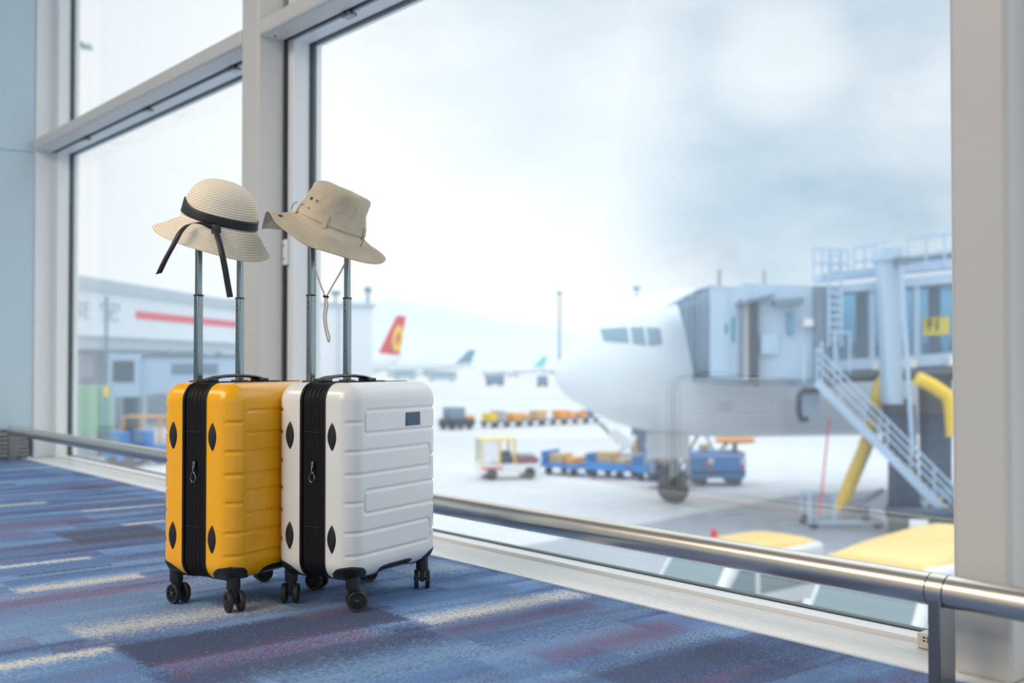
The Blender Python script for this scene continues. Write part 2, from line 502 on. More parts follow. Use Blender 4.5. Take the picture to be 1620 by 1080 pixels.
def obj(name, mb, m, parent=None, bevel=0, local=False, smooth=True, angle=35, solid=0, seg=2):
    me = bpy.data.meshes.new(name)
    org = Vector((0, 0, 0))
    if parent is not None and not local: org = root_loc(parent).location
    if parent is None and not local:
        lo = Vector([min(v[i] for v in mb.v) for i in range(3)])
        hi = Vector([max(v[i] for v in mb.v) for i in range(3)])
        org = Vector(((lo.x + hi.x) / 2, (lo.y + hi.y) / 2, lo.z))
    me.from_pydata([tuple(v - org) for v in mb.v], [], mb.f)
    me.validate()
    bm = bmesh.new(); bm.from_mesh(me)
    if mb.uv is None:
        bmesh.ops.recalc_face_normals(bm, faces=bm.faces)
    bm.to_mesh(me); bm.free()
    if mb.uv:
        ul = me.uv_layers.new(name='UVMap')
        for lp in me.loops: ul.data[lp.index].uv = mb.uv[lp.vertex_index]
    me.materials.append(M[m] if isinstance(m, str) else m)
    if smooth:
        me.shade_smooth()
        me.set_sharp_from_angle(angle=math.radians(angle))
    o = bpy.data.objects.new(name, me)
    COL.objects.link(o)
    if parent is not None: o.parent = parent
    elif not local: o.location = org
    if solid:
        md = o.modifiers.new('thickness', 'SOLIDIFY'); md.thickness = solid; md.offset = -1
    if bevel:
        md = o.modifiers.new('bevel', 'BEVEL'); md.width = bevel; md.segments = seg; md.limit_method = 'ANGLE'; md.angle_limit = math.radians(40)
        md.harden_normals = False
    return o

def thing(name, label, cat, loc=(0, 0, 0), rz=0, group=None):
    o = bpy.data.objects.new(name, None)
    COL.objects.link(o)
    o.location = loc; o.rotation_euler = (0, 0, rz)
    o.empty_display_size = 0.1
    o['label'], o['category'] = label, cat
    if group: o['group'] = group
    return o
def tag(o, label, cat, group=None):
    o['label'], o['category'] = label, cat
    if group: o['group'] = group
    return o
def struct(name, mb, m, parent=None, **kw):
    o = obj(name, mb, m, parent, **kw)
    if parent is None: o['kind'] = 'structure'
    return o

def copy_tree(o, parent=None):
    c = o.copy(); COL.objects.link(c); c.parent = parent
    for ch in list(o.children): copy_tree(ch, c)
    return c

# ------------------------------------------------------------------ the room shell
XL, XR, YB = -7.1, 5.4, -7.5
GLASS = 2.20
PILLARS = [-4.16, -1.06, 2.04]
PW = [0.155, 0.115, 0.155]
def room():
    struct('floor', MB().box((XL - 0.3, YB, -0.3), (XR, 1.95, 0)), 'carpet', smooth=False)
    f = bpy.data.objects['floor']
    # keep the carpet's pattern in room coordinates
    d = f.location.copy(); f.data.transform(Matrix.Translation(d)); f.location = (0, 0, 0)
    struct('ceiling', MB().box((XL - 0.3, YB, CEIL), (XR, 2.4, CEIL + 0.2)), 'ceil', smooth=False)
    struct('wall_back', MB().box((XL - 0.3, YB - 0.2, -0.3), (XR, YB, CEIL + 0.2)), 'backwall', smooth=False)
    wr = MB().box((XR, YB - 0.2, -0.3), (XR + 0.2, 2.4, 0.05)).box((XR, YB - 0.2, CEIL - 0.1), (XR + 0.2, 2.4, CEIL + 0.2))  # unseen end wall, opened up for the added glazing
    for y in (YB, -4.4, -1.1, 2.2): wr.box((XR, y - 0.1, 0.05), (XR + 0.2, y + 0.1, CEIL - 0.1))
    struct('wall_right', wr, 'paint', smooth=False)
    struct('window_20', MB().box((XR + 0.09, YB, 0.05), (XR + 0.10, 2.2, CEIL - 0.1)), 'glass', smooth=False)  # unseen glazing added to let more sky light in from the right
    # left wall: tall panels over a recessed low air grille
    wl = struct('wall_left', MB().box((XL - 0.3, YB, 0.185), (XL, 2.005, 1.913)).box((XL - 0.3, YB, 1.919), (XL, 2.005, CEIL))
                .box((XL - 0.3, YB, 1.91), (XL - 0.008, 2.005, 1.925)), 'panel', bevel=0.002)
    b = MB().box((XL - 0.3, YB, 0.0), (XL - 0.03, 1.99, 0.185))
    for k in range(6):
        z = 0.02 + k * 0.026
        b.box((XL - 0.03, YB, z), (XL - 0.004, 1.985, z + 0.012))
    struct('baseboard_left', b, 'grey', bevel=0)
    struct('trim_1', MB().box((XL - 0.3, 2.005, 0), (XL + 0.012, 2.145, CEIL)), 'alu', bevel=0.004)  # bluish frame finish stands in for sky light on this white trim
    # pillars
    for i, (x, w) in enumerate(zip(PILLARS, PW)):
        struct('trim_%d' % (2 + i), MB().box((x, 1.99, 0.0), (x + w, 2.108, CEIL)).box((x + 0.025, 2.105, 0.0), (x + w - 0.025, 2.26, CEIL)), 'paint', bevel=0.012, seg=3)
    struct('trim_5', MB().box((XR - 0.1, 1.99, 0), (XR, 2.26, CEIL)), 'paint', bevel=0.006)
    # transoms, one per bay
    bays = [(XL + 0.02, PILLARS[0]), (PILLARS[0] + PW[0], PILLARS[1]), (PILLARS[1] + PW[1], PILLARS[2]), (PILLARS[2] + PW[2], XR - 0.1)]
    n = 1
    for i, (a, b_) in enumerate(bays):
        t_ = struct('trim_%d' % (6 + i), MB().box((a, 1.986, 1.925), (b_ - 0.001, 2.10, 1.995)), 'paint', bevel=0.014, seg=4)
        for x in (a + 0.05, b_ - 0.05): obj('screw', MB().cyl((x, 2.04, 1.926), (x, 2.04, 1.9225), 0.006, 12), 'post', t_)
        # lower window
        g0, g1 = a + 0.03, b_ - 0.03
        def frame(z0, z1, fw=0.03, gh=0.0):
            f_ = MB()
            f_.box((a + 0.012, 2.118, z0), (g0 + fw, 2.25, z1)).box((g1 - fw, 2.118, z0), (b_ - 0.012, 2.25, z1))
            f_.box((g0 + fw, 2.118, z1 - fw), (g1 - fw, 2.25, z1))
            if z0 > 1: f_.box((g0 + fw, 2.118, z0), (g1 - fw, 2.25, z0 + fw))
            return f_
        for z0, z1 in ((0.0, 1.95), (1.955, CEIL)):
            zb = 0.012 if z0 == 0 else z0 + 0.025
            x0, x1 = g0 + 0.03, g1 - 0.03
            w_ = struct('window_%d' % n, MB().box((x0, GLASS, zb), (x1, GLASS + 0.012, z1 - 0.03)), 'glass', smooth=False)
            n += 1
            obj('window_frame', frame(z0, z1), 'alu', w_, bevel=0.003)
            gk = MB()
            e = 0.008
            gk.box((x0 - 0.001, GLASS - 0.008, zb), (x0 + e, GLASS + 0.02, z1 - 0.03)).box((x1 - e, GLASS - 0.008, zb), (x1 + 0.001, GLASS + 0.02, z1 - 0.03))
            gk.box((x0, GLASS - 0.008, z1 - 0.03 - e * 0.6), (x1, GLASS + 0.02, z1 - 0.029)).box((x0, GLASS - 0.006, zb - 0.004), (x1, GLASS + 0.02, zb + 0.003))
            obj('gasket', gk, 'gasket', w_, smooth=False)
            if z0 == 0:
                # dark strips painting the shade in the gap behind the transom and beside the pillar, and the clips set in it
                obj('gap_shade_strip', MB().box((a, 2.10, 1.93), (b_, 2.118, 1.945)), 'gap', w_, smooth=False)
                if i: obj('gap_shade_strip', MB().box((a, 2.106, 0), (a + 0.012, 2.116, 1.93)), 'gap', w_, smooth=False)
                if i < 2:
                    for px, py in ((133, 218), (232, 172), (365, 106)) if i == 0 else ((545, 19),):
                        p = on(px, py, 1.924)
                        c_ = obj('blind_clip', MB().box((p.x - 0.03, 2.098, 1.908), (p.x + 0.03, 2.135, 1.926)).cyl((p.x, 2.10, 1.917), (p.x, 2.094, 1.917), 0.005, 10), 'zip', w_, bevel=0.003)
                if i == 1:
                    h_ = MB().box((a + 0.001, 2.100, 1.00), (a + 0.032, 2.119, 1.105))
                    hg = obj('hinge', h_, 'alu', w_, bevel=0.004)
                    for z in (1.025, 1.08): obj('screw', MB().cyl((a + 0.016, 2.101, z), (a + 0.016, 2.098, z), 0.005, 12), 'zip', hg)
        # outside face of the wall between pane and slab edge, sill and floor grille
        sl = MB().box((a - 0.16, 2.135, -0.3), (b_ + 0.16, 2.213, 0.0)).box((a, 2.14, 0.0), (b_, 2.213, 0.012))
        struct('trim_%d' % (10 + i), sl, 'sill', smooth=False)
    gr = MB().box((XL, 1.955, -0.3), (XR, 2.134, -0.012))
    obj_g = struct('trim_14', gr, 'gap', smooth=False)
    sl = MB()
    ny = 12
    for k in range(ny):
        y = 1.958 + k * (0.176 / ny)
        sl.box((XL + 0.02, y, -0.012), (XR - 0.02, y + 0.0088, 0.002))
    obj('slat', sl, 'sill', obj_g, smooth=False)
    obj('edge_strip', MB().box((XL + 0.02, 1.949, -0.01), (XR - 0.02, 1.957, 0.004)), 'alu', obj_g, smooth=False)
room()

# ------------------------------------------------------------------ steel rail along the window
def rail():
    y, z, r = 1.865, 0.183, 0.030
    t_ = thing('bumper_rail', 'long round brushed steel rail running low along the windows on flat posts', 'handrail', (-3, y, 0))
    xs = [-7.02, -4.0, -1.015, 2.0, 5.0]
    b = MB()
    for a, c in zip(xs[:-1], xs[1:]):
        b.cyl((a + 0.018, y, z), (c - 0.018, y, z), r, 40)
    obj('rail_tube', b, 'steel', t_)
    for x in xs:
        p = obj('post', MB().box((x - 0.012, y - 0.026, 0.0), (x + 0.012, y + 0.030, z)), 'post', t_, bevel=0.002)
        obj('collar', MB().cyl((x - 0.0155, y, z), (x + 0.0155, y, z), r + 0.0004, 40), 'steel', p)
        obj('joint_ring', MB().cyl((x - 0.0185, y, z), (x + 0.0185, y, z), r - 0.0025, 40), 'dark', p)
        obj('foot_plate', MB().box((x - 0.022, y - 0.04, 0.0), (x + 0.022, y + 0.045, 0.005)), 'post', p)
rail()

def sensor():
    t_ = thing('sensor_box', 'small cream plastic box with a printed label on the white window sill', 'sensor', (-1.10, 2.15, 0.012))
    p = on(1464, 1017, 0.012)
    x = p.x
    t_.location = (x, 2.125, 0.002)
    obj('box_body', MB().box((x - 0.012, 2.10, 0.002), (x + 0.045, 2.138, 0.035)), 'cream', t_, bevel=0.004)
    k = MB()
    for i, z in enumerate((0.025, 0.018)):
        for j in range(4): k.box((x + 0.002 + j * 0.009, 2.0995, z), (x + 0.008 + j * 0.009, 2.1003, z + 0.0035))
    obj('label_print', k, 'ink', t_, smooth=False)
sensor()

# ------------------------------------------------------------------ suitcases
SW, SD, Z0, Z1, SR = 0.376, 0.247, 0.072, 0.550, 0.046
VP_ANG = math.atan2(970.0, F)             # the ribbed face runs this far right of straight ahead
def smooth01(a, b, x):
    t = max(0.0, min(1.0, (x - a) / (b - a)))
    return t * t * (3 - 2 * t)
def rbox(p, r=SR, off=0.0):
    lo = (-SW / 2 + r, -SD / 2 + r, Z0 + r); hi = (SW / 2 - r, SD / 2 - r, Z1 - r)
    q = Vector([min(max(p[i], lo[i]), hi[i]) for i in range(3)])
    n = Vector(p) - q
    n.normalize()
    return q + n * (r + off), n
def sd_rect(x, z, x0, x1, z0, z1, r):
    cx, cz, hx, hz = (x0 + x1) / 2, (z0 + z1) / 2, (x1 - x0) / 2 - r, (z1 - z0) / 2 - r
    dx, dz = abs(x - cx) - hx, abs(z - cz) - hz
    return math.hypot(max(dx, 0), max(dz, 0)) + min(max(dx, dz), 0) - r
PANELS = [(0.455, 1), (0.357, -1), (0.261, 1), (0.162, -1)]
def groove(x, z, w=0.0042):
    """depth of the pressed channels of the shell at (x, z) on the face"""
    g = 0.0
    for zc, s in PANELS:
        xx = x * s
        d = sd_rect(xx, z, -SW / 2 + 0.048, SW, zc - 0.0275, zc + 0.0275, 0.012)
        g = max(g, 1 - smooth01(0.0015, 0.0060, abs(d)))
        if xx < -SW / 2 + 0.044:
            g = max(g, 1 - smooth01(0.0015, 0.0060, abs(z - zc)))
    # rim of the pressed field
    return g
def lin(a, b, step):
    n = max(1, int(round((b - a) / step)))
    return [a + (b - a) * i / n for i in range(n + 1)]
def shell_mesh(front, y_edge, step=0.0022):
    """half shell: ribbed face plus the walls back to the zip band"""
    sgn = -1 if front else 1
    b = MB()
    xs, zs = lin(-SW / 2, SW / 2, step * 1.15), lin(Z0, Z1, step)
    nx, nz = len(xs), len(zs)
    yf = sgn * SD / 2
    def put(p):
        q, n = rbox(p)
        k = smooth01(0.30, 0.62, n.y * sgn)
        if k > 0 and Z0 + 0.045 < p[2] < Z1 - 0.035:
            x = p[0] if front else -p[0]
            d = groove(x, p[2])
            q = q - n * (0.0034 * d * k)
        return q
    idx = {}
    for i, x in enumerate(xs):
        for j, z in enumerate(zs):
            idx[i, j] = len(b.v); b.v.append(put((x, yf, z)))
    for i in range(nx - 1):
        for j in range(nz - 1):
            b.f.append((idx[i, j], idx[i + 1, j], idx[i + 1, j + 1], idx[i, j + 1]))
    per = [(i, 0) for i in range(nx)] + [(nx - 1, j) for j in range(1, nz)] + [(i, nz - 1) for i in range(nx - 2, -1, -1)] + [(0, j) for j in range(nz - 2, 0, -1)]
    prev = [idx[p] for p in per]
    ys = lin(0, abs(y_edge - yf), 0.004)[1:]
    for yy in ys:
        cur = []
        for i, j in per:
            cur.append(len(b.v)); b.v.append(put((xs[i], yf - sgn * yy, zs[j])))
        for k in range(len(per)):
            k2 = (k + 1) % len(per)
            b.f.append((prev[k], prev[k2], cur[k2], cur[k]))
        prev = cur
    # rolled lip turned inwards
    cur = []
    for i, j in per:
        q, n = rbox((xs[i], y_edge, zs[j]))
        cur.append(len(b.v)); b.v.append(q - n * 0.006)
    for k in range(len(per)):
        k2 = (k + 1) % len(per)
        b.f.append((prev[k], prev[k2], cur[k2], cur[k]))
    return b
def ring_mesh(y0, y1, prof):
    """band around the case between y0 and y1; prof(t) = offset from the case surface"""
    b = MB()
    xs, zs = lin(-SW / 2, SW / 2, 0.006), lin(Z0, Z1, 0.006)
    nx, nz = len(xs), len(zs)
    per = [(xs[i], zs[0]) for i in range(nx)] + [(xs[-1], z) for z in zs[1:]] + [(x, zs[-1]) for x in xs[-2::-1]] + [(xs[0], z) for z in zs[-2:0:-1]]
    rows = []
    N = 60
    for k in range(N + 1):
        t = k / N
        y = y0 + (y1 - y0) * t
        rows.append([rbox((x, y, z), off=prof(t))[0] for x, z in per])
    return b.grid(rows, closed=True)
YBF, YBR = -SD / 2 + 0.083, -SD / 2 + 0.160      # band edges
def lens(zc, yc, hh, hw, out=0.0035):
    """pointed almond stud on the -x wall"""
    b = MB()
    rows = []
    for i in range(17):
        t = -1 + 2 * i / 16
        w = hw * (1 - abs(t) ** 2.0) + 0.0008
        row = []
        for j in range(9):
            s = -1 + 2 * j / 8
            y, z = yc + s * w + 0.1 * hw * (1 - t * t), zc + t * hh
            q, n = rbox((-SW / 2, y, z))
            row.append(q + n * (out * (1 - s * s) ** 0.5 * (1 - t * t) ** 0.5 + 0.0006))
        rows.append(row)
    return b.grid(rows)
def wheel_mesh(r=0.0245, w=0.012):
    """spinner disc about the y axis: tyre, rim and eight slanted openings shown as ribs"""
    b = MB()
    b.lathe([(r - 0.006, -w / 2 + 0.001), (r - 0.0015, -w / 2), (r, -w / 2 + 0.002), (r, w / 2 - 0.002), (r - 0.0015, w / 2), (r - 0.006, w / 2 - 0.001), (r - 0.0065, 0), (r - 0.006, -w / 2 + 0.001)], 40, ax=(0, 1, 0), cap=False)
    return b
def hub_mesh(r=0.0245, w=0.012):
    b = MB()
    b.lathe([(0.001, -w / 2 - 0.001), (0.004, -w / 2 - 0.001), (0.005, -w / 2), (0.005, w / 2), (0.004, w / 2 + 0.001), (0.001, w / 2 + 0.001)], 20, ax=(0, 1, 0))
    b.lathe([(0.003, -0.0015), (r - 0.006, -0.0015), (r - 0.006, 0.0015), (0.003, 0.0015)], 32, ax=(0, 1, 0))
    for k in range(8):
        a = 2 * PI * k / 8
        p = Vector((0.004 * math.cos(a), 0, 0.004 * math.sin(a)))
        q = Vector(((r - 0.006) * math.cos(a + 0.55), 0, (r - 0.006) * math.sin(a + 0.55)))
        b.bar(p, q, w * 0.9, 0.0024, up=(-math.sin(a), 0, math.cos(a)))
    return b
WHEEL, HUB = wheel_mesh(), hub_mesh()
def xf(mb, mtx):
    o = MB(); o.v = [mtx @ v for v in mb.v]; o.f = list(mb.f); return o

def suitcase(shell, vx, vd, label, swivels, plate):
    ax, ay = Vector((math.sin(VP_ANG), math.cos(VP_ANG))), Vector((-math.cos(VP_ANG), math.sin(VP_ANG)))
    c = Vector((vx, vd)) + ax * SW / 2 + ay * SD / 2
    loc = W(c.x, c.y, 0)
    dirw = W(ax.x, ax.y, 0)
    t_ = thing('suitcase', label, 'suitcase', loc, math.atan2(dirw.y, dirw.x))
    kw = dict(local=True)
    fs = obj('front_shell', shell_mesh(True, YBF), shell, t_, angle=60, **kw)
    rs = obj('rear_shell', shell_mesh(False, YBR, 0.0032), shell, t_, angle=60, **kw)
    def prof(t):
        e = min(t, 1 - t)
        return (0.0015 if e < 0.09 else -0.0022 + 0.0018 * math.cos(2 * PI * t * 6.0))
    band = obj('zip_band', ring_mesh(YBF - 0.0015, YBR + 0.0015, prof), 'band', t_, angle=70, **kw)
    # stitched flap ends on the band
    for z in (0.43, 0.20):
        obj('flap_seam', MB().box((-SW / 2 - 0.001, YBF + 0.018, z), (-SW / 2 + 0.004, YBF + 0.062, z + 0.0012)), 'pole_dark', band, smooth=False, **kw)
    yz = YBF + 0.036
    z = 0.345
    zp = obj('zip_pull', MB().box((-SW / 2 - 0.006, yz - 0.004, z - 0.002), (-SW / 2 + 0.001, yz + 0.004, z + 0.014)).bar((-SW / 2 - 0.005, yz, z + 0.002), (-SW / 2 - 0.007, yz, z - 0.014), 0.003, 0.005), 'zip', t_, bevel=0.001, **kw)
    ring = [(-SW / 2 - 0.006, yz + 0.0085 * math.sin(2 * PI * k / 20) * (1 if math.cos(2 * PI * k / 20) < 0.3 else 0.75), z - 0.0235 + 0.0125 * math.cos(2 * PI * k / 20)) for k in range(20)]
    obj('pull_ring', MB().tube(ring, 0.0014, 8, closed=True), 'zip', zp, **kw)
    for zc in (0.4205, 0.1745):
        for y, par in ((-SD / 2 + 0.061, fs), (-SD / 2 + 0.193, rs)):
            obj('corner_stud', lens(zc, y, 0.034, 0.0125), 'black', par, angle=80, **kw)
    # corner guards and the foot strips along the bottom edge
    def guard(sx, sy):
        b = MB()
        N, K = 26, 12
        rows = []
        for i in range(N + 1):
            a = -1 + 2 * i / N
            # unwrap round the vertical corner: a<0 on the side wall, a>0 on the face
            wth = 0.070
            if a < 0: p0 = (sx * SW / 2, sy * (SD / 2 + a * wth))
            else: p0 = (sx * (SW / 2 - a * wth), sy * SD / 2)
            row = []
            top = Z0 + 0.034 * (1 - abs(a) ** 5) + 0.004
            for j in range(K + 1):
                if j <= K - 4:
                    z_ = top - (top - Z0) * j / (K - 4); p = (p0[0], p0[1], z_)
                else:
                    k_ = (j - (K - 4)) / 4
                    p = (p0[0] * (1 - 0.30 * k_), p0[1] * (1 - 0.35 * k_), Z0)
                q_, n_ = rbox(p)
                row.append(q_ + n_ * (0.0022 if 0 < j < K and 0 < i < N else -0.001))
            rows.append(row)
        return b.grid(rows)
    for sx in (-1, 1):
        for sy in (-1, 1):
            obj('corner_guard', guard(sx, sy), 'black', t_, angle=60, **kw)
    for sy, par in ((-1, fs), (1, rs)):
        rows = []
        for i in range(13):
            u = i / 12
            x = -0.075 + 0.15 * u
            row = []
            for j in range(9):
                z_ = Z0 + 0.026 - 0.012 * abs(2 * u - 1) ** 6 - 0.03 * j / 8
                p = (x, sy * SD / 2, max(z_, Z0)) if z_ > Z0 else (x, sy * (SD / 2 + (z_ - Z0) * 3), Z0)
                q_, n_ = rbox(p)
                row.append(q_ + n_ * (0.002 if 0 < i < 12 and 0 < j < 8 else -0.001))
            rows.append(row)
        obj('foot_strip', MB().grid(rows), 'black', par, angle=60, **kw)
    # spinner castors: housing, then two discs
    for (sx, sy), ang in swivels.items():
        px, py = sx * (SW / 2 - 0.040), sy * (SD / 2 - (0.030 if sy < 0 else 0.024))
        fw = W(math.cos(ang), math.sin(ang), 0)                         # trail direction given in sight coordinates
        la = math.atan2(fw.y, fw.x) - t_.rotation_euler.z
        d = Vector((math.cos(la), math.sin(la), 0)); s = Vector((-d.y, d.x, 0))
        zc = 0.0245
        ctr = Vector((px, py, zc)) + d * 0.010
        h = MB().cyl((px, py, 0.052), (px, py, Z0 + 0.012), 0.0165, 28).cyl((px, py, 0.047), (px, py, 0.056), 0.013, 24)
        h.obox(Vector((px, py, 0.044)) + d * 0.003, d * 0.013, s * 0.0075, (0, 0, 0.010))
        h.obox((ctr + Vector((px, py, zc + 0.012))) / 2 + Vector((0, 0, 0.002)), d * 0.010, s * 0.006, (0, 0, 0.014))
        h.cyl(ctr - s * 0.020, ctr + s * 0.020, 0.0035, 14)
        hb = obj('castor', h, 'black', t_, bevel=0.0012, **kw)
        for k in (-1, 1):
            mt = Matrix.Translation(ctr + s * 0.0148 * k) @ Matrix.Rotation(la, 4, 'Z')
            mw = xf(WHEEL, mt)
            wo = obj('wheel', mw, 'rubber', hb, **kw)
            wo.data.materials.append(M['black'])
            h2 = xf(HUB, mt)
            hub = obj('wheel_hub', h2, 'hub', hb, **kw)
    # carry handle on the top
    y = YBR + 0.004
    zc_ = -0.008
    L = 0.105
    up = Z1
    pts, rr = [], []
    for i in range(25):
        u = -1 + 2 * i / 24
        pts.append((zc_ + u * L, y, up + 0.003 + 0.0125 * (1 - abs(u) ** 2.6)))
    b = MB()
    rows = []
    for i, p in enumerate(pts):
        u = abs(-1 + 2 * i / 24)
        hw = 0.013 + 0.003 * u
        th = 0.0042 if u < 0.62 else 0.0055
        rows.append([(p[0], p[1] + hw * math.cos(a_) , p[2] + th * math.sin(a_)) for a_ in [2 * PI * j / 14 for j in range(14)]])
    b.grid(rows, closed=True)
    b.f += [tuple(range(14)), tuple(range(24 * 14, 25 * 14))]
    hd = obj('carry_handle', b, 'black', t_, **kw)
    obj('handle_mount', MB().box((zc_ - L - 0.005, y - 0.017, up - 0.001), (zc_ - L + 0.032, y + 0.017, up + 0.009)), 'black', hd, bevel=0.003, **kw)
    obj('handle_mount', MB().box((zc_ + L - 0.032, y - 0.017, up - 0.001), (zc_ + L + 0.005, y + 0.017, up + 0.009)), 'black', hd, bevel=0.003, **kw)
    # telescopic pole: two legs of two stages, and the grip that is under the hat
    yp = -SD / 2 + 0.212
    xa, xb = -SW / 2 + 0.098, -SW / 2 + 0.246
    zg = 0.998
    ph = obj('pull_handle', MB().tube([(xa - 0.006, yp, zg - 0.012), (xa + 0.002, yp, zg - 0.002), (xa + 0.02, yp, zg + 0.004), (xb - 0.02, yp, zg + 0.004), (xb - 0.002, yp, zg - 0.002), (xb + 0.006, yp, zg - 0.012)], 0.0095, 14), 'black', t_, **kw)
    for x in (xa, xb):
        obj('socket', MB().box((x - 0.018, yp - 0.016, Z1 - 0.030), (x + 0.018, yp + 0.016, Z1 + 0.004)), 'black', ph, bevel=0.004, **kw)
        obj('lower_tube', MB().box((x - 0.0095, yp - 0.0085, Z1 - 0.05), (x + 0.0095, yp + 0.0085, 0.772)), 'pole', ph, bevel=0.0035, seg=3, **kw)
        obj('tube_collar', MB().box((x - 0.0102, yp - 0.0092, 0.769), (x + 0.0102, yp + 0.0092, 0.774)), 'black', ph, bevel=0.002, **kw)
        obj('upper_tube', MB().box((x - 0.0078, yp - 0.0068, 0.6), (x + 0.0078, yp + 0.0068, zg - 0.006)), 'pole', ph, bevel=0.003, seg=3, **kw)
        for z_ in (0.752, 0.738, 0.63): obj('lock_hole', MB().cyl((x - 0.0097, yp, z_), (x - 0.0090, yp, z_), 0.0022, 10), 'ink', ph, **kw)
    if plate:
        obj('name_plate', MB().box((0.030 + 0.0, -SD / 2 - 0.0025, 0.438), (0.092, -SD / 2 + 0.001, 0.472)), 'plate', fs, bevel=0.0012, **kw)
    return t_

R = math.radians
yel = suitcase('yshell', -0.6675, 2.56, 'glossy yellow hard-shell cabin suitcase carrying the straw hat',
               {(-1, -1): R(-60), (-1, 1): R(-40), (1, -1): R(-20), (1, 1): R(30)}, False)
wht = suitcase('wshell', -0.3795, 2.56, 'glossy white hard-shell cabin suitcase carrying the khaki bucket hat',
               {(-1, -1): R(15), (-1, 1): R(-88), (1, -1): R(95), (1, 1): R(40)}, True)

# ------------------------------------------------------------------ hats
def hat_frame(px, py, D, right, toward, spin=0.0):
    c = at(px, py, D)
    upc = Vector((right, -toward, 1.0)).normalized()
    up = W(upc.x, upc.y, upc.z).normalized()
    e1 = W(1, 0, 0); e1 = (e1 - up * e1.dot(up)).normalized()
    e2 = up.cross(e1)             # away from the camera
    return c, e1, e2, up
def hat_surface(prof, shape, fr, nth=112):
    """prof: (radius, height) from the crown centre outwards; shape(r, h, th, k) bends it"""
    c, e1, e2, up = fr
    b = MB(); rows = []; uvs = []
    v = 0.0
    for i, (r, h) in enumerate(prof):
        if i: v += math.hypot(r - prof[i - 1][0], h - prof[i - 1][1])
        row = []
        for j in range(nth):
            th = 2 * PI * j / nth
            rr, hh = shape(r, h, th, i / (len(prof) - 1))
            row.append(c + e1 * rr * math.cos(th) + e2 * rr * math.sin(th) + up * hh)
            uvs.append((j / nth if j < nth / 2 else 1 - j / nth, v))
        rows.append(row)
    b.grid(rows, closed=True)
    b.uv = uvs
    b.f.append(tuple(range(nth)))
    return b
def dens(pts, step=0.003):
    out = []
    # catmull-rom through the profile points
    P_ = [pts[0]] + list(pts) + [pts[-1]]
    for i in range(1, len(P_) - 2):
        p0, p1, p2, p3 = [Vector(p) for p in P_[i - 1:i + 3]]
        n = max(2, int((p2 - p1).length / step))
        for k in range(n):
            t = k / n
            out.append(tuple(0.5 * ((2 * p1) + (p2 - p0) * t + (2 * p0 - 5 * p1 + 4 * p2 - p3) * t * t + (3 * p1 - p0 - 3 * p2 + p3) * t ** 3)))
    out.append(tuple(pts[-1]))
    return out
def strip(pts, wdir, w, fold=0.0):
    b = MB()
    rows = []
    for i, p in enumerate(pts):
        d = Vector(wdir[i] if isinstance(wdir, list) else wdir).normalized()
        ww = w[i] if isinstance(w, list) else w
        rows.append([Vector(p) - d * ww / 2, Vector(p), Vector(p) + d * ww / 2])
    return b.grid(rows)

def straw_hat():
    fr = hat_frame(347, 351, 2.815, 0.24, 0.20)
    c, e1, e2, up = fr
    t_ = thing('straw_hat', 'woven straw cloche hat with a black ribbon on the yellow suitcase handle', 'hat', c - up * 0.06)
    prof = dens([(0.003, 0.107), (0.03, 0.105), (0.055, 0.096), (0.076, 0.076), (0.088, 0.048), (0.0935, 0.020), (0.0955, 0.0), (0.099, -0.008), (0.112, -0.020), (0.130, -0.036), (0.150, -0.052)])
    def shape(r, h, th, k):
        if h < 0.0:
            q = min(1, (r - 0.0955) / 0.055)
            left = max(0, -math.cos(th))
            front = max(0, -math.sin(th))
            right = max(0, math.cos(th))
            h = h + q * (0.008 * left ** 2 - 0.014 * front ** 2 - 0.018 * right ** 2 + 0.004 * math.sin(3 * th + 0.6))
            r = r + q * (0.012 * left ** 2 - 0.008 * right ** 2 - 0.004 * front ** 2)
        else:
            r = r * (1 + 0.02 * math.sin(th * 2 + 0.5) * (r / 0.09))
            h = h - 0.004 * math.cos(th) * (r / 0.09)
        return r, h
    obj('hat_body', hat_surface(prof, shape, fr), 'straw', t_, angle=80, solid=0.002)
    # ribbon round the crown
    rows = []
    for k in range(5):
        h = 0.0005 + 0.0058 * k
        row = []
        for j in range(112):
            th = 2 * PI * j / 112
            # taller at the knot
            f = math.exp(-((th - 3.45) / 0.55) ** 2)
            hh = h * (1 + 0.6 * f) + 0.002 + 0.004 * f
            r = 0.0975 - 0.0001 * (hh / 0.001) * 0.9 + 0.002
            r = r * (1 + 0.02 * math.sin(th * 2 + 0.5))
            row.append(c + e1 * r * math.cos(th) + e2 * r * math.sin(th) + up * (hh - 0.004 * math.cos(th)))
        rows.append(row)
    obj('ribbon', MB().grid(rows, closed=True), 'ribbon', t_, angle=80, solid=0.0012)
    kn = at(342, 362, 2.715)
    kb = MB()
    q = []
    for k in range(13):
        a = PI * k / 12
        q.append([kn + W(math.cos(a) * 0.012, -0.006 * math.sin(a), 0) + Vector((0, 0, z)) for z in (-0.011, -0.005, 0.005, 0.011)])
    kb.grid(q)
    obj('knot', kb, 'ribbon', t_, angle=80, solid=0.003)
    # wide fold running up from the knot to the left, then two tails
    def path(px, w, wd):
        P_ = dens([tuple(at(*p)) for p in px], 0.004)
        return strip(P_, W(*wd), w)
    obj('ribbon_tail', path([(340, 362, 2.716), (320, 353, 2.706), (300, 354, 2.70), (286, 366, 2.672), (274, 388, 2.664), (262, 410, 2.664), (251, 433, 2.668)], 0.0165, (0.93, 0.1, 0.25)), 'ribbon', t_, angle=80, solid=0.001)
    obj('ribbon_tail', path([(340, 362, 2.712), (346, 380, 2.678), (351, 400, 2.660), (356, 425, 2.660), (360, 448, 2.664), (364, 470, 2.668)], 0.0150, (0.97, 0.15, 0.08)), 'ribbon', t_, angle=80, solid=0.001)
straw_hat()

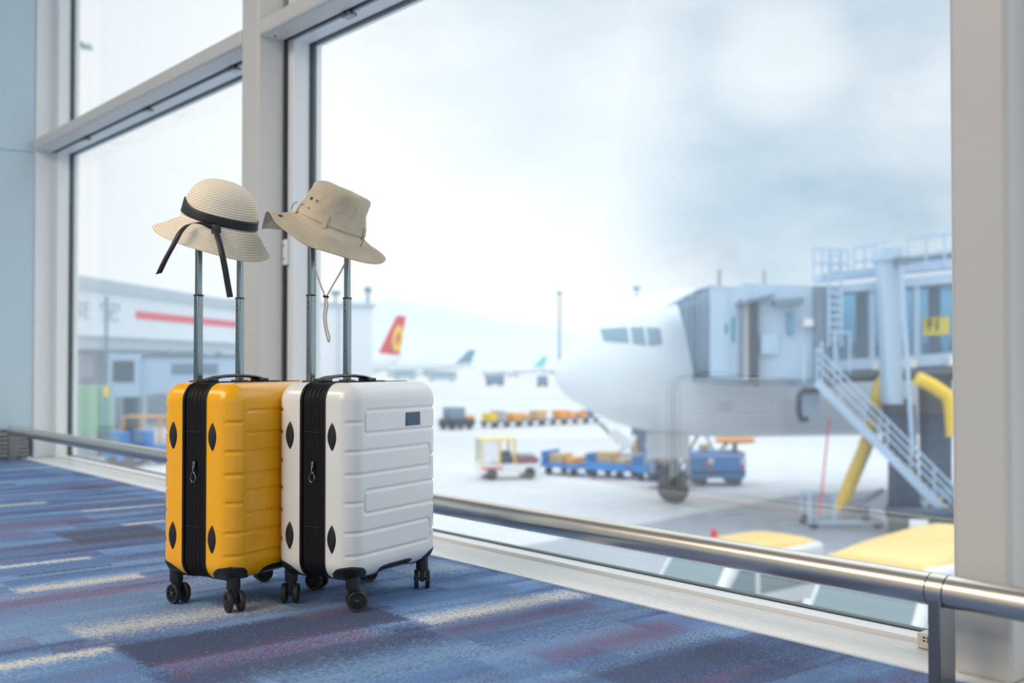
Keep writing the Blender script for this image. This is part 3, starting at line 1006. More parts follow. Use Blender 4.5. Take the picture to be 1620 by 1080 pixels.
def bucket_hat():
    fr = hat_frame(523, 356, 2.815, 0.42, 0.16)
    c, e1, e2, up = fr
    t_ = thing('bucket_hat', 'khaki cotton bucket hat with one brim side turned up on the white suitcase handle', 'hat', c - up * 0.05)
    random.seed(3)
    prof = dens([(0.002, 0.099), (0.04, 0.0995), (0.066, 0.095), (0.0755, 0.088), (0.079, 0.075), (0.083, 0.045), (0.088, 0.02), (0.0915, 0.002), (0.094, -0.003), (0.105, -0.008), (0.125, -0.014), (0.148, -0.018), (0.162, -0.020)])
    def shape(r, h, th, k):
        if h < 0.0:
            q = max(0, min(1, (r - 0.094) / 0.068))
            l = max(0, math.cos(th - 3.0))
            front = max(0, -math.sin(th))
            right = max(0, math.cos(th))
            crease = math.exp(-((th - 3.66) / 0.24) ** 2)
            side = smooth01(2.15, 2.6, th) * (1 - smooth01(3.25, 3.55, th))
            curl = smooth01(0.35, 1.0, q) * side
            h2 = h + q * (-0.012 * l ** 3 - 0.038 * front * (1 - 0.8 * l) * (1 - 0.45 * right) - 0.014 * right ** 2 + 0.014 * crease + 0.003 * math.sin(3 * th)) - 0.046 * curl * q
            return r + 0.004 * q * right + 0.010 * q * l ** 3 - 0.012 * curl * q, h2
        p = Vector((math.cos(th) * r, math.sin(th) * r, h)) * 22
        n = noise.noise(p) * 0.0065 + noise.noise(p * 2.1) * 0.0035 + 0.002 * abs(noise.noise(p * 3.3))
        dent = max(0, 1 - abs(h - 0.06) / 0.05)
        return r + n * dent - 0.004 * dent * max(0, math.sin(5 * th + 1.0)), h + noise.noise(p * 0.9 + Vector((9, 2, 4))) * 0.005 * (1 if h > 0.05 else 0.2) - 0.006 * (1 if h > 0.085 else 0) * max(0, 1 - r / 0.06)
    body = obj('hat_body', hat_surface(prof, shape, fr), 'khaki', t_, angle=80, solid=0.002)
    # folded band
    rows = []
    for k in range(6):
        h = 0.004 + 0.0042 * k
        rows.append([c + e1 * rr * math.cos(th) + e2 * rr * math.sin(th) + up * h for th in [2 * PI * j / 96 for j in range(96)] for rr in [0.0945 - 0.18 * (h - 0.002) + 0.0012]])
    obj('hat_band', MB().grid(rows, closed=True), 'khaki', t_, angle=80, solid=0.0015)
    for th in (-1.58, -0.25, -2.75, 0.9, 2.0):
        lp = MB()
        o_ = e1 * math.cos(th) + e2 * math.sin(th)
        s_ = up.cross(o_)
        lp.obox(c + o_ * 0.0955 + up * 0.012, s_ * 0.0055, o_ * 0.0016, up * 0.0165 - o_ * 0.003)
        obj('band_loop', lp, 'khaki', t_, bevel=0.0008)
    for th in (-2.42, -2.12):
        ey = MB()
        o_ = e1 * math.cos(th) + e2 * math.sin(th)
        ey.lathe([(0.0008, 0.0015), (0.0034, 0.0015), (0.0042, 0.0), (0.0034, -0.003)], 18, c + o_ * (0.0838) + up * 0.050, o_ + up * 0.1)
        obj('eyelet', ey, 'khaki_dark', t_)
    th = 3.78
    sn = MB()
    r_, h_ = shape(0.140, -0.0168, th, 1)
    sp = c + e1 * r_ * math.cos(th) + e2 * r_ * math.sin(th) + up * (h_ + 0.001)
    sn.lathe([(0.0008, 0.004), (0.003, 0.004), (0.0045, 0.003), (0.0062, 0.0015), (0.0062, -0.002)], 20, sp, up + 0.35 * (e1 * math.cos(th) + e2 * math.sin(th)))
    obj('snap_button', sn, 'khaki_dark', t_)
    # cord ends peeping out at both ends of the band
    for px in ([(461, 331, 2.76), (464, 323, 2.76), (471, 319, 2.77)], [(576, 372, 2.745), (575, 380, 2.735), (570, 390, 2.735)]):
        obj('cord_end', MB().tube(dens([tuple(at(*p)) for p in px], 0.002), 0.0009, 6), 'ribbon', t_)
    # chin cord with its toggle
    def cord(px):
        return MB().tube(dens([tuple(at(*p)) for p in px], 0.004), 0.0021, 8)
    obj('chin_cord', cord([(489, 392, 2.77), (498, 424, 2.74), (507, 450, 2.72), (514, 468, 2.715)]), 'khaki_cord', t_)
    obj('chin_cord', cord([(552, 404, 2.77), (540, 428, 2.74), (526, 452, 2.72), (517, 468, 2.715)]), 'khaki_cord', t_)
    lo = [(514, 468, 2.715), (514, 484, 2.715), (512, 500, 2.715), (514, 518, 2.715), (518, 536, 2.715), (520, 541, 2.715), (521.5, 534, 2.715), (517, 516, 2.717), (516, 498, 2.718), (518, 484, 2.715), (517, 468, 2.715)]
    obj('cord_loop', cord(lo), 'khaki_cord', t_)
    tg = at(515.5, 469, 2.714)
    obj('toggle', MB().obox(tg, W(0.0075, 0, -0.0012), W(0, 0.003, 0), (0, 0, 0.0028)), 'black', t_, bevel=0.0015)
bucket_hat()


# ------------------------------------------------------------------ outside: ground and hills
def ground_at(px, D):
    X = (px - 810) / F * D
    return W(X, D, GROUND)
def outside():
    g = MB()
    g.add([W(-2500, 3, GROUND), W(-40, 3, GROUND), W(40, 3, GROUND), W(2500, 3, GROUND), W(4000, 4200, GROUND), W(-4000, 4200, GROUND)], [(0, 1, 2, 3, 4, 5)])
    gr = struct('ground', g, 'apron', smooth=False)
    # darker stand surface close to the building and the painted lines
    a = MB().add([W(-14, 10, GROUND + 0.006), W(60, 4, GROUND + 0.006), W(60, 56, GROUND + 0.006), W(24, 52, GROUND + 0.006), W(12, 46, GROUND + 0.006), W(-2, 31, GROUND + 0.006)], [(0, 1, 2, 3, 4, 5)])
    struct('ground_stand', a, 'asphalt', smooth=False)
    def line(p, q, w, m):
        p, q = Vector(p), Vector(q)
        d = (q - p).normalized(); s = Vector((-d.y, d.x, 0)) * w / 2
        k = Vector((0, 0, 0.012))
        return struct('ground_marking', MB().add([p - s + k, q - s + k, q + s + k, p + s + k], [(0, 1, 2, 3)]), m, smooth=False)
    line(on(930, 757, GROUND), on(1500, 850, GROUND), 0.28, 'linered')
    line(on(690, 742, GROUND), on(940, 772, GROUND), 0.22, 'linepaint')
    line(on(860, 668, GROUND), on(1500, 772, GROUND), 0.3, 'linepaint')
    line(on(600, 640, GROUND), on(900, 628, GROUND), 0.6, 'grey')
    line(on(690, 690, GROUND), on(1000, 716, GROUND), 0.25, 'linepaint')
    # grass and taxiway strips far out, then hills with the mist put into their colour
    random.seed(5)
    def ridge(name, D, pts, depth):
        rows = []
        N = 90
        for k in range(4):
            row = []
            for i in range(N + 1):
                px = -500 + 2700 * i / N
                h = 0
                for j in range(len(pts) - 1):
                    if pts[j][0] <= px <= pts[j + 1][0]:
                        t = (px - pts[j][0]) / (pts[j + 1][0] - pts[j][0]); t = t * t * (3 - 2 * t)
                        h = pts[j][1] + (pts[j + 1][1] - pts[j][1]) * t
                h += 5 * noise.noise(Vector((px * 0.02, D, 0))) + 2.5 * noise.noise(Vector((px * 0.07, D, 3)))
                DD = D + depth * k / 3
                z = GROUND - 2 + max(0, h) / F * D * (0, 0.62, 1.0, 0.75)[k]
                X = (px - 810) / F * D
                row.append(W(X, DD, z))
            rows.append(row)
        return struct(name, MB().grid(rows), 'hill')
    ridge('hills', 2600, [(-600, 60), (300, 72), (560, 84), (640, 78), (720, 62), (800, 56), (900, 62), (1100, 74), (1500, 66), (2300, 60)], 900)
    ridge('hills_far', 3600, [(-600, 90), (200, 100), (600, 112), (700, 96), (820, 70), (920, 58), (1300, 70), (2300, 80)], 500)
outside()

# ------------------------------------------------------------------ the airliner at the stand
PL_D, PL_A = 43.0, R(12)
PROF = [(0.0, -0.44, -0.50), (0.05, -0.22, -0.72), (0.25, 0.12, -1.10), (0.6, 0.52, -1.42), (1.0, 0.92, -1.68), (1.5, 1.42, -1.95), (2.0, 1.95, -2.2), (2.5, 2.33, -2.4), (3.4, 2.66, -2.68), (4.7, 2.92, -2.9), (6.0, 3.06, -3.02), (8.0, 3.1, -3.1), (12, 3.1, -3.1), (20, 3.1, -3.1), (30, 3.1, -3.1), (40, 3.1, -3.0), (52, 3.0, -1.6), (62, 2.7, 0.6), (66, 2.4, 1.6)]
class Fuselage:
    def __init__(s, nose, axis, sc=1.0):
        s.n, s.a, s.sc = Vector(nose), Vector(axis).normalized(), sc
        s.port = Vector((-s.a.y, s.a.x, 0))        # to the left of the flight direction is -axis rotated
        s.port = -s.port if s.port.dot(W(0, -1, 0)) < 0 else s.port
    def prof(s, x):
        P_ = PROF
        for i in range(len(P_) - 1):
            if P_[i][0] <= x <= P_[i + 1][0]:
                p0, p1, p2, p3 = P_[max(i - 1, 0)], P_[i], P_[i + 1], P_[min(i + 2, len(P_) - 1)]
                t = (x - p1[0]) / (p2[0] - p1[0])
                def hm(k):
                    m1 = (p2[k] - p0[k]) / max(p2[0] - p0[0], 1e-6) * (p2[0] - p1[0]); m2 = (p3[k] - p1[k]) / max(p3[0] - p1[0], 1e-6) * (p2[0] - p1[0])
                    return (2 * t**3 - 3 * t**2 + 1) * p1[k] + (t**3 - 2 * t**2 + t) * m1 + (-2 * t**3 + 3 * t**2) * p2[k] + (t**3 - t**2) * m2
                return hm(1), hm(2)
        return P_[-1][1:]
    def p(s, x, th, off=0.0):
        """th: 0 port side, 90 deg top"""
        t, b = s.prof(x)
        c, r = (t + b) / 2, (t - b) / 2 + off
        wr = r if x > 6 else r * (0.92 + 0.08 * x / 6)
        return s.n + s.sc * (s.a * x + s.port * (wr * math.cos(th)) + Vector((0, 0, c + r * math.sin(th))))
    def patch(s, x0, x1, z00, z01, z10, z11, off=0.02, side=1, n=8, m=6):
        """panel on the skin, from x0 (heights z00..z01) to x1 (z10..z11)"""
        rows = []
        for i in range(n + 1):
            u = i / n; x = x0 + (x1 - x0) * u
            t, b = s.prof(x); c, r = (t + b) / 2, (t - b) / 2
            row = []
            for j in range(m + 1):
                z = (z00 + (z10 - z00) * u) + ((z01 + (z11 - z01) * u) - (z00 + (z10 - z00) * u)) * j / m
                sn = max(-0.999, min(0.999, (z - c) / r))
                th = math.asin(sn)
                if side < 0: th = PI - th
                row.append(s.p(x, th, off))
            rows.append(row)
        return MB().grid(rows)
def airliner():
    X0 = (877 - 810) / F * PL_D
    nose = W(X0, PL_D, EYE)
    fu = Fuselage(nose, W(math.cos(PL_A), math.sin(PL_A), 0))
    base = nose + fu.a * 6; base.z = GROUND
    t_ = thing('airliner', 'white twin-aisle airliner parked nose towards the left at the jet bridge', 'airplane', base)
    xs = [0.0, 0.02, 0.05, 0.1, 0.18, 0.3, 0.45, 0.65, 0.9] + [1.2 + 0.3 * i for i in range(17)] + [7, 8, 10, 14, 20, 26, 32, 40, 46, 52, 57, 62, 66]
    rows = [[fu.p(x, 2 * PI * j / 56) for j in range(56)] for x in xs]
    b = MB().grid(rows, closed=True)
    b.f += [tuple(range(55, -1, -1)), tuple((len(xs) - 1) * 56 + j for j in range(56))]
    body = obj('fuselage', b, 'hull', t_, angle=60)
    for side in (1, -1):
        obj('cockpit_window', fu.patch(1.62, 2.44, 0.82, 1.30, 0.74, 1.36, side=side), 'cockpit', body)
        obj('cockpit_window', fu.patch(2.56, 3.02, 0.72, 1.36, 0.64, 1.36, side=side), 'cockpit', body)
        obj('cockpit_window', fu.patch(3.12, 3.62, 0.62, 1.36, 0.68, 1.30, side=side), 'cockpit', body)
    for k in range(24):
        x = 9 + 0.55 * k
        obj('cabin_window', fu.patch(x, x + 0.26, 0.35, 0.75, 0.35, 0.75, n=2, m=3), 'cockpit', body)
    door = obj('cabin_door', fu.patch(6.15, 7.25, -0.9, 1.1, -0.9, 1.1, off=0.015), 'hull_low', body)
    obj('tail_swoosh', fu.patch(5.3, 7.4, -0.35, -0.25, -0.95, 0.2, off=0.018, n=10), 'teal', body)
    obj('antenna', MB().bar(fu.p(7.05, PI / 2), fu.p(7.05, PI / 2) + Vector((0, 0, 0.75)), 0.1, 0.12), 'grey', t_)
    obj('antenna', MB().bar(fu.p(9.05, PI / 2), fu.p(9.05, PI / 2) + Vector((0, 0, 0.75)), 0.1, 0.12), 'grey', t_)
    # nose gear with its doors
    g = fu.n + fu.a * 5.0
    gz = GROUND
    gear = obj('nose_gear', MB().cyl((g.x, g.y, -2.3), (g.x, g.y, gz + 0.5), 0.13, 14).bar(Vector((g.x, g.y, gz + 0.9)), Vector((g.x, g.y, -2.2)) + fu.a * 1.2, 0.1), 'grey', t_)
    for k in (-1, 1):
        c = Vector((g.x, g.y, gz + 0.52)) + fu.port * 0.33 * k
        obj('wheel', MB().lathe([(0.2, -0.16), (0.48, -0.16), (0.53, -0.08), (0.53, 0.08), (0.48, 0.16), (0.2, 0.16)], 28, c, fu.port), 'rubber', gear)
    obj('gear_door', MB().prism([fu.n + fu.a * x + fu.port * 0.75 + Vector((0, 0, z - EYE)) for x, z in ((3.6, -2.2), (5.4, -2.3), (5.4, -3.3), (3.6, -3.2))], fu.port * 0.05), 'hull_low', t_)
    # near wing root and engine far to the right behind the pillar
    q = fu.n + fu.a * 30
    wing = MB().prism([q + fu.port * 2.6 + Vector((0, 0, -1.9)), q + fu.a * 11 + fu.port * 2.6 + Vector((0, 0, -1.7)), q + fu.a * 19 + fu.port * 27 + Vector((0, 0, 0.2)), q + fu.a * 16 + fu.port * 27 + Vector((0, 0, 0.2))], (0, 0, 0.55))
    obj('wing', wing, 'hull', t_)
    wing = MB().prism([q - fu.port * 2.6 + Vector((0, 0, -1.9)), q + fu.a * 11 - fu.port * 2.6 + Vector((0, 0, -1.7)), q + fu.a * 19 - fu.port * 27 + Vector((0, 0, 0.2)), q + fu.a * 16 - fu.port * 27 + Vector((0, 0, 0.2))], (0, 0, 0.55))
    obj('wing', wing, 'hull', t_)
    for k in (-1, 1):
        e = fu.n + fu.a * 27 + fu.port * 9.6 * k + Vector((0, 0, -2.6))
        en = obj('engine', MB().lathe([(0.3, 0.9), (1.45, 0.9), (1.5, 0.2), (1.6, 0.0), (1.75, 0.3), (1.8, 1.6), (1.65, 3.4), (1.2, 5.2), (0.9, 5.6), (0.3, 6.2)], 36, e, fu.a), 'hull', t_)
    return fu
FU = airliner()

# ------------------------------------------------------------------ jet bridge
def jet_bridge():
    base = at(1330, 640, 37.5); base.z = GROUND
    t_ = thing('jet_bridge', 'pale blue jet bridge with a glazed tunnel docked at the white airliner', 'jet bridge', base)
    fwd = W(0, 1, 0); rt = W(1, 0, 0)
    def slab(quad, dep, m, name, parent=t_, bevel=0.0, D=None):
        """quad of image pixel points (px, py, D) given depth dep away from us"""
        P_ = [at(*p) for p in quad]
        return obj(name, MB().prism(P_, fwd * dep), m, parent, bevel=bevel)
    def br(pts, w, m, name, parent=t_):
        b = MB()
        for p, q in pts: b.bar(at(*p), at(*q), w)
        return obj(name, b, m, parent)
    # folding canopy against the fuselage
    rows = []
    prof = [(1068, 478, 39.2), (1074, 488, 39.0), (1083, 520, 38.9), (1092, 560, 38.8), (1100, 598, 38.8)]
    edge = [(1126, 452, 38.2), (1126, 480, 38.0), (1126, 520, 38.0), (1126, 560, 38.0), (1127, 600, 38.0)]
    N = 10
    for i in range(N + 1):
        u = i / N
        row = []
        for a, b_ in zip(prof, edge):
            z = [a[k] + (b_[k] - a[k]) * u for k in range(3)]
            z[2] += 0.10 * (i % 2)
            row.append(at(*z))
        rows.append(row)
    cn = obj('canopy', MB().grid(rows), 'canopy', t_, solid=0.06, angle=20)
    top = [[at(1068 + (1126 - 1068) * i / 8, 478 - 26 * math.sin(PI / 2 * i / 8), 39.2 - 1.0 * i / 8) + fwd * k for k in (0, 1.2, 2.4)] for i in range(9)]
    obj('canopy_roof', MB().grid(top), 'bridge', cn, solid=0.08)
    # rotating cab
    slab([(1124, 602, 38.0), (1180, 602, 37.6), (1180, 455, 37.6), (1124, 450, 38.0)], 3.6, 'bridge', 'cab_front')
    cab = slab([(1178, 603, 37.6), (1292, 606, 37.2), (1292, 452, 37.2), (1178, 448, 37.6)], 3.8, 'bridge', 'cab')
    slab([(1120, 606, 37.9), (1292, 612, 37.0), (1292, 600, 37.0), (1120, 596, 37.9)], 4.2, 'bridge_dk', 'cab_floor')
    slab([(1170, 600, 37.3), (1176, 600, 37.3), (1176, 474, 37.3), (1170, 474, 37.3)], 0.2, 'bridge_dk', 'door_post', cab)
    slab([(1187, 601, 37.2), (1200, 601, 37.2), (1200, 472, 37.2), (1187, 472, 37.2)], 0.3, 'bridge_sh', 'door_post', cab)
    slab([(1176, 600, 37.5), (1187, 600, 37.45), (1187, 474, 37.45), (1176, 474, 37.5)], 0.1, 'white', 'roller_door', cab)
    slab([(1168, 478, 37.2), (1226, 464, 37.0), (1226, 468, 37.0), (1168, 484, 37.2)], 0.5, 'bridge_dk', 'cab_awning', cab)
    slab([(1226, 474, 37.0), (1272, 470, 36.8), (1272, 480, 36.8), (1226, 484, 37.0)], 0.5, 'bridge_dk', 'cab_awning', cab)
    for q in ([(1157, 542, 37.75), (1167, 542, 37.7), (1167, 500, 37.7), (1157, 502, 37.75)], [(1147, 530, 37.8), (1152, 524, 37.8), (1152, 508, 37.8), (1147, 514, 37.8)], [(1247, 528, 37.1), (1256, 528, 37.1), (1256, 494, 37.1), (1247, 494, 37.1)]):
        slab(q, 0.4, 'bridge_in', 'cab_window', cab)
    slab([(1204, 560, 37.3), (1232, 560, 37.3), (1232, 528, 37.3), (1204, 528, 37.3)], 0.12, 'bridge_dk', 'control_box', cab).data.materials[0] = M['bridge']
    slab([(1272, 516, 36.95), (1287, 516, 36.95), (1287, 504, 36.95), (1272, 504, 36.95)], 0.2, 'white', 'cab_lamp', cab)
    # telescoping tunnel: roof, floor beam, posts and glass, rising to the right
    def tl(px, a, b):   # straight edge given at px 1290 and px 1510
        return a + (b - a) * (px - 1290) / 220.0
    def dd(px): return 37.0 + (36.0 - 37.0) * (px - 1290) / 220.0
    xr = 1640
    def run(y0, y1, name, m, dep, off=0.0, x0=1290, x1=xr, parent=t_):
        (a0, a1), (b0, b1) = y0, y1
        return slab([(x0, tl(x0, b0, b1), dd(x0) + off), (x1, tl(x1, b0, b1), dd(x1) + off), (x1, tl(x1, a0, a1), dd(x1) + off), (x0, tl(x0, a0, a1), dd(x0) + off)], dep, m, name, parent)
    roof = run((455, 432), (466, 447), 'tunnel_roof', 'bridge', 3.0)
    run((434, 408), (445, 423), 'roof_duct', 'bridge', 1.2, 0.6, 1300, parent=roof)
    run((423, 399), (435, 411), 'roof_gap', 'bridge_dk', 0.6, 1.0, 1440, parent=roof)
    fl = run((572, 558), (588, 576), 'tunnel_floor', 'bridge', 3.0)
    run((586, 574), (598, 590), 'tunnel_beam', 'bridge_dk', 2.4, 0.3, parent=fl)
    run((598, 590), (606, 600), 'cable_tray', 'bridge_sh', 1.0, 0.8, parent=fl)
    for x in (1322, 1440):
        run((578, 564), (590, 578), 'floor_bracket', 'white', 0.3, -0.25, x + 62, x + 128, parent=fl)
    gl = run((464, 446), (574, 560), 'tunnel_glass', 'tint', 0.04, 0.12)
    run((464, 446), (574, 560), 'tunnel_glass', 'tint', 0.04, 2.7)
    for x in (1318, 1376, 1446, 1510, 1580):
        run((462, 445), (576, 561), 'glass_post', 'bridge', 0.14, 0.06, x, x + 9, parent=gl)
    # dark inner columns seen through the glass, yellow sign pulled in front of it
    for x in (1355, 1398, 1470):
        run((466, 448), (572, 558), 'inner_panel', 'bridge_in', 0.1, 1.6, x, x + 18, parent=gl)
    sg = run((514, 500), (540, 528), 'yellow_sign', mat('olive_yellow', srgb(206, 190, 70), 0.5), 0.05, 0.05, 1461, 1502, parent=gl)
    mk = MB()
    for x0, y0, x1, y1 in ((1466, 504, 1476, 507), (1466, 511, 1476, 514), (1470, 504, 1472, 524), (1481, 504, 1493, 507), (1481, 504, 1484, 524), (1490, 504, 1493, 524), (1481, 514, 1493, 516)):
        D_ = dd(1480) + 0.02
        mk.prism([at(x0, y1, D_), at(x1, y1, D_), at(x1, y0, D_), at(x0, y0, D_)], fwd * 0.02)
    obj('sign_writing', mk, 'ink', sg)
    # left end wall of the tunnel with its cat ladder
    slab([(1290, 606, 36.9), (1312, 604, 36.8), (1312, 452, 36.8), (1290, 452, 36.9)], 3.0, 'bridge_dk', 'end_wall')
    lad = [((1311, 548, 36.6), (1311, 400, 36.6)), ((1331, 548, 36.6), (1331, 396, 36.6))] + [((1311, y, 36.6), (1331, y, 36.6)) for y in range(404, 548, 12)]
    br(lad, 0.08, 'bridge', 'cat_ladder')
    # guard rails on the roof
    def guard(x0, x1, yt0, yt1, yb0, yb1, n, D, w=0.06):
        ps = []
        for k in range(n + 1):
            u = k / n; x = x0 + (x1 - x0) * u
            ps.append(((x, yb0 + (yb1 - yb0) * u, D), (x, yt0 + (yt1 - yt0) * u, D)))
        for f in (0, 0.5):
            ps.append(((x0, yt0 + (yb0 - yt0) * f, D), (x1, yt1 + (yb1 - yt1) * f, D)))
        return br(ps, w, 'bridge', 'guard_rail', roof)
    guard(1287, 1342, 394, 398, 440, 440, 4, 36.8)
    guard(1287, 1342, 392, 396, 438, 438, 4, 39.0)
    guard(1351, 1402, 394, 384, 436, 430, 3, 36.8)
    guard(1351, 1402, 392, 382, 436, 430, 3, 39.2)
    guard(1436, 1640, 379, 356, 430, 410, 7, 36.6)
    guard(1436, 1640, 377, 354, 430, 410, 7, 39.0)
    # lift column, its head box and the pipe beside it
    col = slab([(1404, 640, 35.4), (1431, 640, 35.4), (1424, 400, 35.4), (1395, 400, 35.4)], 0.7, 'bridge', 'lift_column', bevel=0.05)
    slab([(1394, 412, 35.3), (1432, 412, 35.3), (1430, 388, 35.3), (1397, 388, 35.3)], 1.1, 'bridge', 'column_head', col, bevel=0.05)
    slab([(1404, 720, 35.5), (1447, 720, 35.5), (1440, 630, 35.5), (1404, 630, 35.5)], 0.5, 'bridge_sh', 'column_foot', col)
    obj('pipe', MB().tube([at(1426, 412, 35.1), at(1430, 500, 35.1), at(1437, 600, 35.1), at(1444, 716, 35.1)], 0.08, 10), 'bridge', col)
    slab([(1420, 418, 35.0), (1440, 418, 35.0), (1440, 406, 35.0), (1420, 406, 35.0)], 0.3, 'bridge_dk', 'pipe_bracket', col)
    # drive bogie under the far end
    bg = slab([(1418, 800, 36.2), (1455, 800, 36.2), (1448, 640, 36.2), (1418, 640, 36.2)], 0.8, 'bridge_sh', 'drive_leg')
    slab([(1470, 790, 36.5), (1506, 790, 36.5), (1506, 590, 36.5), (1466, 590, 36.5)], 0.8, 'bridge_sh', 'drive_leg')
    z = GROUND
    p0 = at(1420, 780, 36.6); p1 = at(1512, 780, 36.9)
    obj('bogie_beam', MB().bar(Vector((p0.x, p0.y, z + 1.25)), Vector((p1.x, p1.y, z + 1.25)), 0.7, 0.4), 'bridge_dk', bg)
    for p in (p0.lerp(p1, 0.12), p0.lerp(p1, 0.85)):
        c = Vector((p.x, p.y, z + 0.62))
        obj('wheel', MB().lathe([(0.25, -0.22), (0.55, -0.22), (0.62, -0.12), (0.62, 0.12), (0.55, 0.22), (0.25, 0.22)], 28, c, W(0.3, 1, 0)), 'rubber', bg)
        obj('wheel_leg', MB().box(c + Vector((-0.2, -0.2, 0)), c + Vector((0.2, 0.2, 0.75))), 'bridge_sh', bg)
    # service stairs: two stringers, yellow-nosed treads and rails
    D0, D1 = 36.2, 33.6
    def stair(u, dy, near):
        """u runs from the landing (0) to the foot (1)"""
        px, py = 1292 + 260 * u, 604 + 263 * u + dy
        return at(px, py, D0 + (D1 - D0) * u + (0 if near else 1.0))
    fp = stair(1, 0, True)
    # end exactly on the ground
    u1 = 1.0
    for k in range(400):
        if stair(u1, 8, True).z > GROUND + 0.05: u1 += 0.005
    sr = obj('stair_stringer', MB().bar(stair(0, 0, True), stair(u1, 0, True), 0.08, 0.28), 'bridge', t_)
    obj('stair_stringer', MB().bar(stair(0, -2, False), stair(u1, -2, False), 0.08, 0.28), 'bridge', t_)
    n = 24
    for k in range(n):
        u = u1 * (k + 0.5) / n
        a, b_ = stair(u, -3, True), stair(u, -5, False)
        b_.z = a.z
        tr = obj('stair_tread', MB().bar(a, b_, 0.24, 0.04), 'bridge_dk', sr)
        o_ = (stair(u1, 0, True) - stair(0, 0, True)); o_.z = 0; o_.normalize()
        obj('tread_nosing', MB().bar(a + o_ * 0.13, b_ + o_ * 0.13, 0.05, 0.07), 'yellow', tr)
    for near in (True, False):
        b = MB()
        for dy in (-54, -40, -26): b.bar(stair(0, dy, near), stair(u1, dy, near), 0.06)
        for k in range(8):
            u = u1 * k / 7
            b.bar(stair(u, 0, near), stair(u, -54, near), 0.06)
        obj('stair_rail', b, 'bridge', t_)
    # landing with its own rails
    slab([(1262, 612, 36.2), (1330, 612, 36.2), (1330, 604, 36.2), (1262, 604, 36.2)], 1.3, 'bridge_dk', 'landing')
    br([((1272, 604, 36.2), (1272, 545, 36.2)), ((1300, 604, 36.2), (1300, 540, 36.2)), ((1320, 604, 36.2), (1320, 524, 36.2)), ((1344, 590, 36.4), (1344, 526, 36.4)), ((1318, 526, 36.4), (1346, 526, 36.4))], 0.07, 'bridge', 'landing_rail')
    # bent hook under the cab
    obj('cable_hook', MB().tube([at(1296, 618, 36.6), at(1272, 618, 36.6), at(1265, 624, 36.6), at(1264, 650, 36.6), at(1268, 664, 36.6), at(1278, 662, 36.6)], 0.11, 10), 'bridge_sh', t_)
    slab([(1272, 658, 37.0), (1296, 658, 37.0), (1296, 624, 37.0), (1272, 624, 37.0)], 0.8, 'bridge', 'equipment_box')
    obj('red_cord', MB().tube([at(1312, 662, 36.9), at(1306, 720, 36.7), at(1298, 796, 36.5), at(1297, 815, 36.4)], 0.035, 6), 'redsoft', t_)
    # yellow and grey fresh-air hose
    h1 = obj('air_hose', hose([(1402, 597, 36.6), (1394, 606, 36.7), (1389, 622, 36.8), (1385, 642, 36.9)], 0.23), 'hose', t_)
    obj('hose_sleeve', hose([(1385, 642, 36.9), (1381, 662, 37.0)], 0.23), 'hose_gr', h1)
    obj('air_hose', hose([(1381, 662, 37.0), (1377, 676, 37.0), (1373, 693, 37.1)], 0.23), 'hose', t_)
    h2 = obj('air_hose', hose([(1450, 598, 35.0), (1468, 606, 35.0), (1486, 617, 35.0), (1502, 634, 35.0), (1508, 690, 35.0)]), 'hose', t_)
def hose(px, r=0.24):
    P_ = dens([tuple(at(*p)) for p in px], 0.045)
    rr = [r * (1 + 0.09 * math.sin(i * PI)) if False else r * (1.0 if i % 2 else 0.88) for i in range(len(P_))]
    return MB().tube(P_, rr, 14)
jet_bridge()
def ground_hose():
    g = ground_at(1338, 36.4)
    t_ = tag(obj('ventilation_hose', hose([(1373, 696, 37.2), (1366, 715, 37.3), (1352, 748, 37.4), (1339, 780, 37.5), (1331, 800, 37.6), (1328, 810, 37.6)], 0.26), 'hose'), 'thick ribbed yellow air hose hanging down to the low frame trolley', 'hose')
ground_hose()
def hose_trolley():
    c = ground_at(1330, 37.4)
    t_ = thing('hose_trolley', 'low grey wheeled frame trolley holding the foot of the yellow hose', 'trolley', c)
    rt, fw = W(1, 0, 0), W(0, 1, 0)
    def P_(x, y, z): return c + rt * x + fw * y + Vector((0, 0, z))
    b = MB()
    b.tube([P_(-1.25, -0.5, 0.22), P_(1.25, -0.5, 0.22), P_(1.25, 0.8, 0.22), P_(-1.25, 0.8, 0.22)], 0.06, 8, closed=True)
    obj('frame', b, 'bridge', t_)
    for x in (-1.25, -0.4):
        obj('hoop', MB().tube([P_(x, -0.5, 0.2), P_(x, -0.5, 1.15), P_(x + 0.1, -0.5, 1.25)], 0.055, 8), 'bridge', t_)
    obj('hoop', MB().tube([P_(-1.2, 0.8, 0.2), P_(-1.2, 0.8, 1.1), P_(-0.4, 0.8, 1.1), P_(-0.4, 0.8, 0.2)], 0.055, 8), 'bridge', t_)
    obj('basket', MB().box(P_(-0.2, -0.4, 0.3), P_(1.2, 0.7, 0.62)).bar(P_(0.3, 0, 0.6), P_(1.5, 0.2, 1.25), 0.2, 0.14).bar(P_(0.0, 0.1, 0.6), P_(0.9, 0.0, 0.95), 0.3, 0.2), 'grey', t_)
    for x in (-1.1, 1.1):
        for y in (-0.45, 0.75):
            obj('wheel', MB().lathe([(0.05, -0.06), (0.16, -0.06), (0.16, 0.06), (0.05, 0.06)], 16, P_(x, y, 0.16), fw), 'rubber', t_)
hose_trolley()
